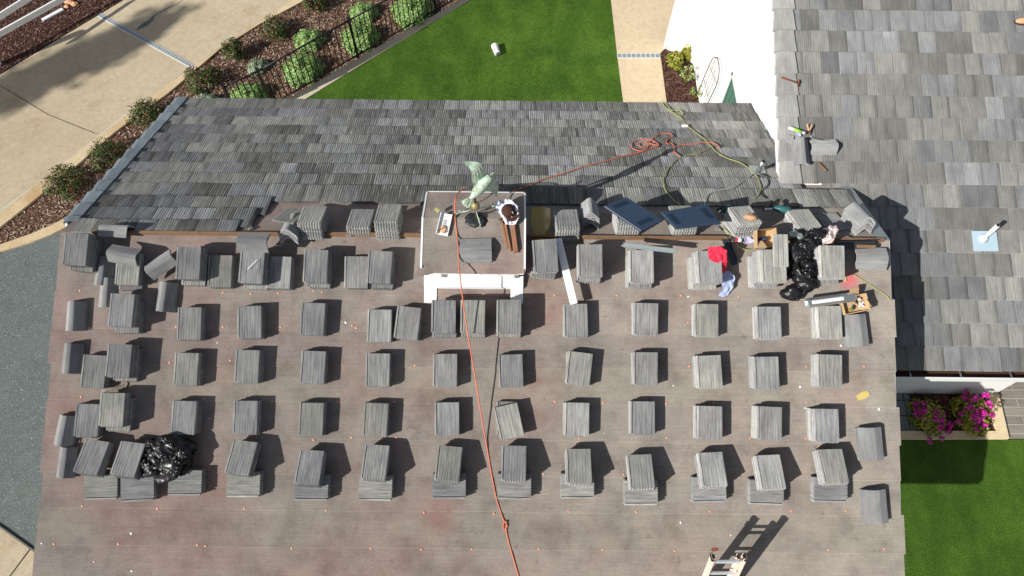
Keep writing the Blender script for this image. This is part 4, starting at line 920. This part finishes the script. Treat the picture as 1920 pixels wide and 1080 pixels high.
cord('air_hose',[(1333,276),(1310,287),(1285,292),(1262,305),(1246,330),(1245,350),(1258,370),(1275,384)],.0075,'yhose','yellow-green hose arc reaching the right navy panel','air hose')
cord('air_hose',[(1418,322),(1400,335),(1378,350),(1350,356),(1330,364),(1322,374),(1322,386)],.008,'ghose','thin grey hose curling toward the circular saw','air hose')
cord('air_hose',[(1424,324),(1437,330),(1441,344),(1428,361),(1436,372)],.008,'bhose','thin black hose beside the metal vent pipe','air hose')
cord('air_hose',[(1597,512,'S',.02),(1612,522,'S',.012),(1640,540,'S',.012),(1660,553,'S',.012),(1668,562,'S',.012),(1672,575,'S',-.1)],.0075,'yhose','yellow-green hose running off the right edge of the felt','air hose')
cord('air_hose',[(1352,424,'N',.05),(1372,442,'N',.05),(1385,462,'S',.05),(1410,468,'S',.04),(1450,452,'S',.05)],.007,'yhose','thin yellow hose crossing the ridge under the spray can','air hose')
q=MB(); q.box(.11,.06,.03,bev=.01); q.build('hose_connector',M['plasticwhite'],None,fpx(1284,237,'N',.07,5),label='white connector block on the yellow hose near the eave',cat='connector')
# vent pipes
vb=at(1843,448,'R',.055); t=thing('vent_pipe',Matrix.Translation(vb),'white plastic vent pipe on a pale blue flashing, right roof','vent pipe')
zt=.0
while proj(vb+V((0,0,zt)))[0]<1871 and zt<1.5: zt+=.01
q=MB(); q.tube([(0,0,-.02),(0,0,zt)],.032,16); q.build('pipe',M['plasticwhite'],t); q=MB(); q.tube([(0,0,zt),(0,0,zt+.002)],.025,14); q.build('pipe_mouth',M['fence'],t)
q=MB(); lathe(q,[(.075,0),(.045,.05),(.036,.07)],18); q.build('collar',M['plasticwhite'],t)
q=MB(); P=[at(x,y,'R',.064) for x,y in ((1822,433),(1868,433),(1873,471),(1826,471))]; q.face([(p-vb) for p in P][::-1]); q.face([(p-vb)-nR*.008 for p in P]); q.build('flashing',M['paleblue'],t)
vb=at(1421,323,'N',.05); t=thing('vent_pipe',Matrix.Translation(vb),'grey metal vent pipe by the white wall','vent pipe'); zt=0
while proj(vb+V((0,0,zt)))[1]>303 and zt<1: zt+=.01
q=MB(); q.tube([(0,0,-.02),(0,0,zt)],.036,16); q.build('pipe',M['metal'],t); q=MB(); q.tube([(0,0,zt),(0,0,zt+.002)],.03,14); q.build('pipe_mouth',M['fence'],t)
q=MB(); q.prism([(-.14,-.08),(-.02,-.1),(.12,-.05),(.13,.16),(-.1,.2)],0,.006,(PL['N'][2].cross(nN).normalized().to_track_quat('X','Z').to_matrix().to_4x4())@Matrix.Rotation(-TH,4,'X')@Matrix.Translation((0,0,.012))); q.build('flashing',M['palemetal'],t)
# ------------------------------------------------------------------ right roof odds and ends
Mx,L=bar_frame((1465,146),(1498,157),'R',.07); t=thing('hammer',Mx,'rusty hammer lying on the rake tiles of the right roof','hammer'); q=MB(); q.tube([(-L/2,0,.012),(L/2-.02,0,.012)],[.015,.011],8); q.build('handle',M['rust'],t)
q=MB(); q.tube([(L/2-.01,-.05,.014),(L/2-.01,-.02,.014),(L/2-.01,.03,.014),(L/2-.03,.06,.014)],[.017,.012,.012,.004],8); q.build('head',M['rust'],t)
cyl_px('caulk_tube',(1478,239),(1510,250),.025,'R',.10,'plasticwhite','white caulk tube with lime label above the standing angled tiles','caulk tube',[(.3,.8,'lime','label_band')])
t=thing('pliers',fpx(1517,243,'R',.10,-4),'tan-handled pliers beside the caulk tube on the right roof','pliers')
for sx in (-1,1):
    q=MB(); q.tube(smooth_path([(0,-.03,.01),(sx*.02,.02,.01),(sx*.035,.08,.01)]),.012,8); q.build('handle',M['glove'],t)
q=MB(); q.tube([(0,-.02,.01),(0,-.09,.01)],[.016,.006],8); q.build('jaw',M['rust'],t)
cloth([((1490,246,.1),(1500,246,.1)),((1492,254,.09),(1502,256,.09))],'lav','lavender_rag',4,nu=6,nv=6,amp=.02,pl='R',label='tiny lavender rag under the caulk tube',cat='rag')
Mx,L=bar_frame((1534,306),(1549,321),'R',.065); q=MB(); q.box(L,.035,.018,bev=.004); q.build('wood_offcut',M['wood'],None,Mx,label='small wood offcut on the right roof below the angled tiles',cat='wood offcut')
q=MB(); q.box(.10,.13,.018,bev=.005,c=(.3,.3,.3)); q.build('tile_fragment',M['smoothtile'],None,fpx(1481,261,'R',.10,-14),label='small broken tile piece on the rake beside the caulk tube',cat='tile fragment')
q=MB(); q.tube(smooth_path([at(1520,256,'R',.09),at(1536,262,'R',.09),at(1556,263,'R',.09)]),.006,6); q.build('metal_rod',M['steel'],label='thin metal rod pointing right from the pliers',cat='metal rod')
t=thing('work_boot',fpx(1915,42,'R',.07,4),'tan work boot toe at the right edge of the roof','boot')
q=MB(); vs,fs=blob((.15,.05,.045),3,.1,1.4,2,flat=-.02); q.mesh([V(v)+V((.02,0,.05)) for v in vs],fs,sm=True); q.build('upper',M['glove'],t); q=MB(); vs,fs=blob((.16,.056,.02),3,.05,1,2); q.mesh([V(v)+V((.02,0,.02)) for v in vs],fs,sm=True); q.build('sole',M['brown'],t)
# ------------------------------------------------------------------ ladder at the lower eave
LT=V((2.45,-4.0,-.825)); LD=V((.012,-.33,-.944)).normalized(); LX=V((.395,.004,.0)); LN=LD.cross(LX).normalized()
if LN.y>0: LN=-LN
Lm=Matrix((LX.normalized(),-LD,LX.normalized().cross(-LD).normalized())).transposed().to_4x4(); Lm.translation=LT+LX/2
lad=thing('ladder',Lm,'pale extension ladder standing over the lower edge of the felt roof','ladder'); LL=3.75
for sx in (-1,1):
    for (o_,zz,top) in ((.205,0,0),(.168,-.045,-.10)):
        q=MB(); q.box(.012,LL-abs(top),.075,(sx*o_,-(LL-abs(top))/2+top,zz-.03)); q.box(.034,LL-abs(top),.008,(sx*(o_-.014),-(LL-abs(top))/2+top,zz-.03)); q.box(.034,LL-abs(top),.008,(sx*(o_-.014),-(LL-abs(top))/2+top,zz+.039)); q.build('rail',M['aluminium'],lad)
        q=MB(); q.box(.04,.06,.09,(sx*(o_-.008),-.03+top,zz-.037),bev=.008); q.build('end_cap',M['toolblack'],lad)
for i in range(12):
    q=MB(); q.box(.38,.035,.028,(0,-.13-.30*i,.0),bev=.006); q.build('rung',M['rung'],lad)
for i in range(11):
    q=MB(); q.box(.33,.035,.028,(0,-.24-.30*i,-.05),bev=.006); q.build('rung',M['rung'],lad)
# ------------------------------------------------------------------ small scraps on the felt
P=[at(x,y,'S',.012) for x,y in ((1605,742),(1617,734),(1627,733),(1631,741),(1622,748),(1609,751))]; q=MB(); q.face(P[::-1]); q.face([p-nS*.004+V((0,0,.0)) for p in P]); q.build('cardboard_scrap',M['yellowpale'],label='bright yellow cardboard scrap on the felt at right',cat='cardboard')
Mx,L=bar_frame((1334,1031),(1347,1030),'S',.008); q=MB(); q.prism([(-L/2,-.022),(L/2-.02,-.022),(L/2,0),(L/2-.02,.022),(-L/2,.022)],0,.005); q.build('metal_scrap',M['rust'],None,Mx,label='small brown pointed scrap just above the ladder',cat='scrap')
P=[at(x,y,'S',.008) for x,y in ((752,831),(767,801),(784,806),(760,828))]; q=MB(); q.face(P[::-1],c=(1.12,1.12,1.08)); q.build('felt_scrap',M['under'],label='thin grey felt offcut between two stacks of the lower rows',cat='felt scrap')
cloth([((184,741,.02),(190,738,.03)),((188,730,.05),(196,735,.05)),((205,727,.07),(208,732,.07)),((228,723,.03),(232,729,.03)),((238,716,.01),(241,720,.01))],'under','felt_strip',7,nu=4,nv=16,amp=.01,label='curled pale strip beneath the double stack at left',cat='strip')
rr=random.Random(21)
for (x,y) in ((246,1000),(176,1053),(247,1071),(78,1019),(1594,602),(1577,648),(1648,767),(1510,765),(1425,611),(1290,556),(408,643),(1276,980),(1132,812),(1262,723),(1500,725),(1370,1003),(588,620),(648,605),(733,704)):
    q=MB(); n=rr.choice([3,4,5]); s_=rr.uniform(.008,.02)*(1.6 if (x,y) in ((246,1000),(1577,648),(1648,767)) else 1); q.prism([(s_*math.cos(6.28*i/n+.3)*rr.uniform(.6,1.3),s_*math.sin(6.28*i/n+.3)*rr.uniform(.5,1.2)) for i in range(n)],0,.006)
    q.build('tile_chip',M['chalk'],None,frame(at(x,y,'S',.007),'S',rr.uniform(0,90)),label='tiny pale chip lying on the felt roof',cat='chip',group='pale chips scattered on the felt')
q=MB(); q.tube([fpx(0,0).to_3x3()@V((0,0,0))+at(x,y,'S',.362) for x,y in ((464,505),(483,486),(482,504))],.004,4); q.build('chalk_mark',M['chalk'],label='white chalk tick on the fifth stack from left near the ridge',cat='chalk mark')
#@@GARDEN
# ------------------------------------------------------------------ fences
bz=at(668,110,'G'); FH=.2
while proj(bz+V((0,0,FH)))[1]>37: FH+=.01
tp=lambda x,y: V((*atz(x,y,G+FH).xy,G))
f0=tp(419,163); fA=tp(483,132); fB=tp(654,37); d=(fB-fA).normalized(); Lp=(fB-fA).length; posts=[f0,fA,fB,fB+d*Lp,fB+d*2*Lp]
fen=thing('iron_fence',Matrix.Translation(fA),'black iron picket fence between the shrubs and the lawn','fence'); FI=Matrix.Translation(-fA)
ft=thing('iron_fence',Matrix.Translation(f0),None,None) if 0 else None
for p in posts:
    q=MB(); q.box(.055,.055,FH+.04,tuple(p)); q.box(.07,.07,.02,(p.x,p.y,p.z+FH+.04)); q.build('post',M['fence'],fen,FI)
np=0
for i in range(len(posts)-1):
    a,b_=posts[i],posts[i+1]; L=(b_-a).length
    for z,r_ in ((FH-.02,.022),(.12,.02)):
        q=MB(); q.tube([a+V((0,0,z)),b_+V((0,0,z))],r_,4); q.build('rail',M['fence'],fen,FI)
    n=int(L/.135)
    for k_ in range(1,n):
        if np>=92: continue
        np+=1; p=a.lerp(b_,k_/n); q=MB(); q.tube([p+V((0,0,.12)),p+V((0,0,FH-.02))],.0135,4); q.build('picket',M['fence'],fen,FI)
wf=thing('rail_fence',Matrix.Translation(atz(0,62,G+.6)),'white two-rail paddock fence at the upper left corner','fence'); WI=Matrix.Translation(-atz(0,62,G+.6))
for (a,b_,z) in (((-60,68),(75,-17),1.1),((-50,91),(140,-15),.6)):
    A=atz(*a,G+z); Bv=atz(*b_,G+z); q=MB(); dd=(Bv-A).normalized(); L=(Bv-A).length; Mx=Matrix((dd,V((-dd.y,dd.x,0)),V((0,0,1)))).transposed().to_4x4(); Mx.translation=(A+Bv)/2
    q.box(L,.045,.14,(0,0,-.07),Mx); q.build('rail',M['trim'],wf,WI)
for (x,y) in ((-34,86),(190,-60)):
    A=atz(x,y,G+.62); q=MB(); q.box(.13,.13,1.3,(A.x,A.y,G)); q.build('post',M['trim'],wf,WI)
Mx,L=bar_frame((80,39),(119,18),'G',.02); q=MB(); q.box(L,.10,.04,bev=.006); q.build('white_plank',M['trim'],None,Mx,label='short white plank lying on the dark mulch by the white fence',cat='plank')
for i,(x,y,s_) in enumerate(((131,4,.13),(140,9,.09),(126,14,.07))):
    vs,fs=blob((s_,s_*.8,s_*.6),3,.4,1.6,i); q=MB(); q.mesh(vs,fs); q.build('rock',M['glove'],None,Matrix.Translation(at(x,y,'G')+V((0,0,s_*.3))),label=['largest tan rock by the white plank at upper left','middle tan rock, right of the white plank','smallest tan rock between the plank and larger rocks'][i],cat='rock',group='tan rocks by the white plank')
# ------------------------------------------------------------------ plants
def leaves(q,c,rad,n,size,rr,shell=.5,up=.3,clump=0,asp=.5):
    cl=[V((rr.gauss(0,.55),rr.gauss(0,.55),abs(rr.gauss(.35,.4)))) for _ in range(clump)] if clump else None
    for _ in range(n):
        if cl:
            k_=rr.choice(cl); d=V((k_.x+rr.gauss(0,.17),k_.y+rr.gauss(0,.17),k_.z+rr.gauss(0,.17)))
            if d.length>1.15: d=d.normalized()*rr.uniform(.8,1.15)
            d.z=abs(d.z)
        else:
            d=V((rr.gauss(0,1),rr.gauss(0,1),abs(rr.gauss(0,1)))).normalized()*(shell+(1-shell)*rr.random()**.5)
            d*=1.06+.34*noise.noise(d*2.2+V((c[0],c[1],0)))
        p=V((c[0]+d.x*rad[0],c[1]+d.y*rad[1],c[2]+d.z*rad[2])); a=rr.random()*6.28; s_=size*rr.uniform(.6,1.4)
        nrm=(V((rr.gauss(0,.6),rr.gauss(0,.6),rr.gauss(0,.6)))+d+V((0,0,up))).normalized(); u=nrm.orthogonal().normalized(); v_=nrm.cross(u); u,v_=u*math.cos(a)+v_*math.sin(a),v_*math.cos(a)-u*math.sin(a)
        q.face([p-u*s_,p-v_*s_*asp,p+u*s_,p+v_*s_*asp])
rg=random.Random(31)
def shrub(px,py,rx,kind,label,hgt=None):
    c=at(px,py,'G'); r_=rx/88; t=thing({'mound':'mounded_shrub','rose':'rose_bush','grey':'mounded_shrub','yellow':'yellow_shrub'}[kind],Matrix.Translation(c),label,'shrub',{'mound':'mounded green shrubs along the iron fence','rose':'rose bushes along the curb','grey':'mounded green shrubs along the iron fence','yellow':None}[kind])
    h=hgt or r_*.8; q=MB()
    if kind in('mound','grey'):
        leaves(q,(0,0,0),(r_,r_,h),int(3600*(r_/.4)**2)+700,.022,rg,.78,.5,asp=.55); q.build('foliage',M['leaf_green' if kind=='mound' else 'leaf_grey'],t)
        q=MB(); vs,fs=blob((r_*.8,r_*.8,h*.82),3,.2,2,px); q.mesh(vs,fs); q.build('inner_stems',M['leaf_green'] if 0 else M['bark'],t)
    else:
        leaves(q,(0,0,.05),(r_,r_,h),1900,.026,rg,clump=40); q.build('foliage',M['leaf_dark' if kind=='rose' else 'leaf_yellow'],t)
        for i in range(5):
            a=i*1.256+px; q=MB(); q.tube(smooth_path([(0,0,0),(math.cos(a)*r_*.35,math.sin(a)*r_*.35,h*.5),(math.cos(a+.3)*r_*.8,math.sin(a+.3)*r_*.8,h*.95)],4),.006,5); q.build('stem',M['bark'],t)
        if kind=='rose':
            q=MB(); leaves(q,(0,0,.1),(r_,r_,h),26,.02,rg,.7); q.build('blossom',M['flower_red'],t)
        else:
            q=MB(); leaves(q,(0,0,.1),(r_,r_,h),14,.02,rg,.7); q.build('blossom',M['flower_red'],t)
for a in ((579,80,30,'mound','bright green shrub behind the fence, upper one of the left pair'),(568,136,39,'mound','large bright green shrub in front of the tall fence post'),(483,128,20,'grey','small grey-green shrub behind the fence near its left end'),(468,186,34,'mound','bright green shrub at the fence corner, cut off by the roof'),(388,196,22,'grey','pale grey-green shrub peeping over the roof eave'),(682,28,29,'mound','green shrub at the top edge behind the fence post'),(675,76,38,'mound','large green shrub directly under the fence post at top centre'),(772,26,42,'mound','rightmost green shrub behind the fence at the top edge')): shrub(*a)
for a in ((592,14,26,'topmost rose bush beside the curb'),(520,64,32,'dark rose bush, second from the top along the curb'),(442,106,26,'rose bush, third from the top along the curb'),(383,156,34,'rose bush, fourth from the top along the curb'),(278,222,36,'rose bush level with the start of the rake tiles'),(207,300,36,'reddish rose bush beside the upper rake tiles'),(130,350,38,'lowest rose bush near the curve of the curb')): shrub(a[0],a[1],a[2],'rose',a[3],.42)
shrub(1262,122,19,'yellow','yellow-green shrub in the dark bed by the white wall',.3); shrub(1284,110,13,'yellow','smaller orange-tipped shrub against the white wall',.42); 
def sapling(px,py,label,n=7,h=.5):
    c=at(px,py,'G'); t=thing('young_plant',Matrix.Translation(c),label,'plant')
    for i in range(n):
        a=i*2.4; e=V((math.cos(a)*.16,math.sin(a)*.16,h*rg.uniform(.6,1))); q=MB(); q.tube([(0,0,0),e*.5+V((0,0,.05)),e],.005,5); q.build('stem',M['leaf_yellow'],t)
        q=MB(); leaves(q,tuple(e*.85),(.07,.07,.1),26,.022,rg,.2); q.build('foliage',M['leaf_green'],t)
sapling(1284,158,'straggly green plant in the middle of the dark bed'); sapling(1304,186,'small green plant at the foot of the wall trellis',5,.35)
# bougainvillea
for (x,y,rx,ry,h,lab) in ((1733,784,.30,.34,.3,'left magenta flowering shrub, mostly in shade'),(1812,782,.29,.38,.42,'right magenta flowering shrub, partly sunlit')):
    c=at(x,y,'G'); t=thing('flowering_shrub',Matrix.Translation(c),lab,'flowering shrub','magenta flowering shrubs'); q=MB(); leaves(q,(0,0,.03),(rx,ry,h),2400,.03,rg,clump=46); q.build('foliage',M['leaf_yellow'],t)
    q=MB()
    cl=[(rg.gauss(0,.55)*rx,rg.gauss(0,.5)*ry,h*rg.uniform(.6,1.15)) for _ in range(34)]
    for k_ in cl: leaves(q,k_,(.055,.055,.045),26,.022,rg,.5,asp=.8)
    q.build('blossom',M['flower_pink'],t)
    for i in range(6):
        a=i*1.05; q=MB(); q.tube([(0,0,0),(math.cos(a)*rx*.4,math.sin(a)*ry*.4,h*.7)],.01,5); q.build('stem',M['bark'],t)
# wall trellis
arch=[on_wall(x,y,4.33) for x,y in ((1306,180),(1321,143),(1333,116),(1340,107),(1347,115),(1348,140),(1343,160),(1328,192))]
t=thing('trellis',Matrix.Translation(arch[0]),'arched black wire trellis fixed to the white wall','trellis'); TI=Matrix.Translation(-arch[0])
q=MB(); q.tube(smooth_path(arch),.010,6); q.build('hoop',M['fence'],t,TI)
for a,b_ in (((1313,184),(1341,113)),((1319,186),(1343,126)),((1324,188),(1342,144)),((1331,125),(1344,158)),((1320,150),(1327,180))):
    q=MB(); q.tube([on_wall(*a,4.335),on_wall(*b_,4.335)],.005,5); q.build('wire',M['fence'],t,TI)
# white pot on the lawn
c0=at(927,84,'G',.09); c1=at(933,101,'G',.09); Mx,L=bar_frame((927,85),(933,101),'G',.085); t=thing('plastic_pot',Mx,'white plastic pot lying on its side on the lawn','pot')
Rm=Matrix.Rotation(R(90),4,'Y'); q=MB(); lathe(q,[(.085,-L/2),(.09,-L/2+.02),(.075,L/2-.05),(.078,L/2-.04),(.078,L/2)],24,Rm); q.build('pot_body',M['plasticwhite'],t)
q=MB(); lathe(q,[(.062,L/2+.001),(.062,L/2+.003)],20,Rm); q.build('mouth',M['slab'],t)
# tree left of the picture that shades the driveway
tc=at(110,128,'G')-V((SUND.x,SUND.y,0))*(11.5/-SUND.z)
t=thing('shade_tree',Matrix.Translation((tc.x,tc.y,G)),'tall leafy tree standing beyond the left edge, shading the driveway','tree')
q=MB(); q.tube(smooth_path([(0,0,0),(.2,.1,3.4),(0,-.1,7),(.1,0,10.5)],5),[.3-.014*i for i in range(16)],10); q.build('trunk',M['bark'],t)
q=MB(); rt=random.Random(6); du=(at(235,75,'G')-at(0,190,'G')).normalized()
for i in range(15):
    a=-2.1+4.0*i/14; cc=(du.x*a+rt.gauss(0,.2),du.y*a+rt.gauss(0,.2),11.2+rt.gauss(0,.5)); w_=.66-.08*abs(a); leaves(q,cc,(w_,w_,.9),170,.11,rt,.2,asp=.7)
q.build('crown',M['leaf_dark'],t)
for i in range(6):
    a=-1.8+.7*i; q=MB(); q.tube([(0,0,8),(du.x*a*.5,du.y*a*.5,10),(du.x*a,du.y*a,11.2)],[.12,.08,.03],7); q.build('limb',M['bark'],t)
# broken bits near the right end of the ridge
rr=random.Random(9)
for i,(x,y,pl,h,l_) in enumerate(((1540,402,'N',.02,'small broken tile corner right of the fifth stack behind the ridge'),(1478,392,'N',.02,'thin tile shard between the nail gun and a stack'),(1588,447,'N',.03,'grey tile shard beside the pink bag'),(1484,459,'S',.16,'tile shard on the edge of the black bag'),(1345,430,'N',.02,'tile shard behind the spray can'),(470,430,'N',.02,'tile shard left of the slanting flat tile'),(655,440,'N',.02,'tile shard behind the ridge board at centre left'))):
    n=rr.choice([4,5]); s_=rr.uniform(.03,.06); q=MB(); q.prism([(s_*math.cos(6.28*k_/n)*rr.uniform(.6,1.4),s_*math.sin(6.28*k_/n)*rr.uniform(.5,1.3)) for k_ in range(n)],0,.02,c=(.24,.24,.23)); q.build('tile_fragment',M['smoothtile'],None,frame(at(x,y,pl,h),pl,rr.uniform(0,180)),label=l_,cat='tile fragment')
P=[at(x,y,'S',.02) for x,y in ((1576,520),(1586,517),(1588,527),(1579,530))]; q=MB(); q.face(P[::-1]); q.build('cardboard_scrap',M['paper'],label='small brown cardboard scrap by the red spray stain',cat='cardboard')
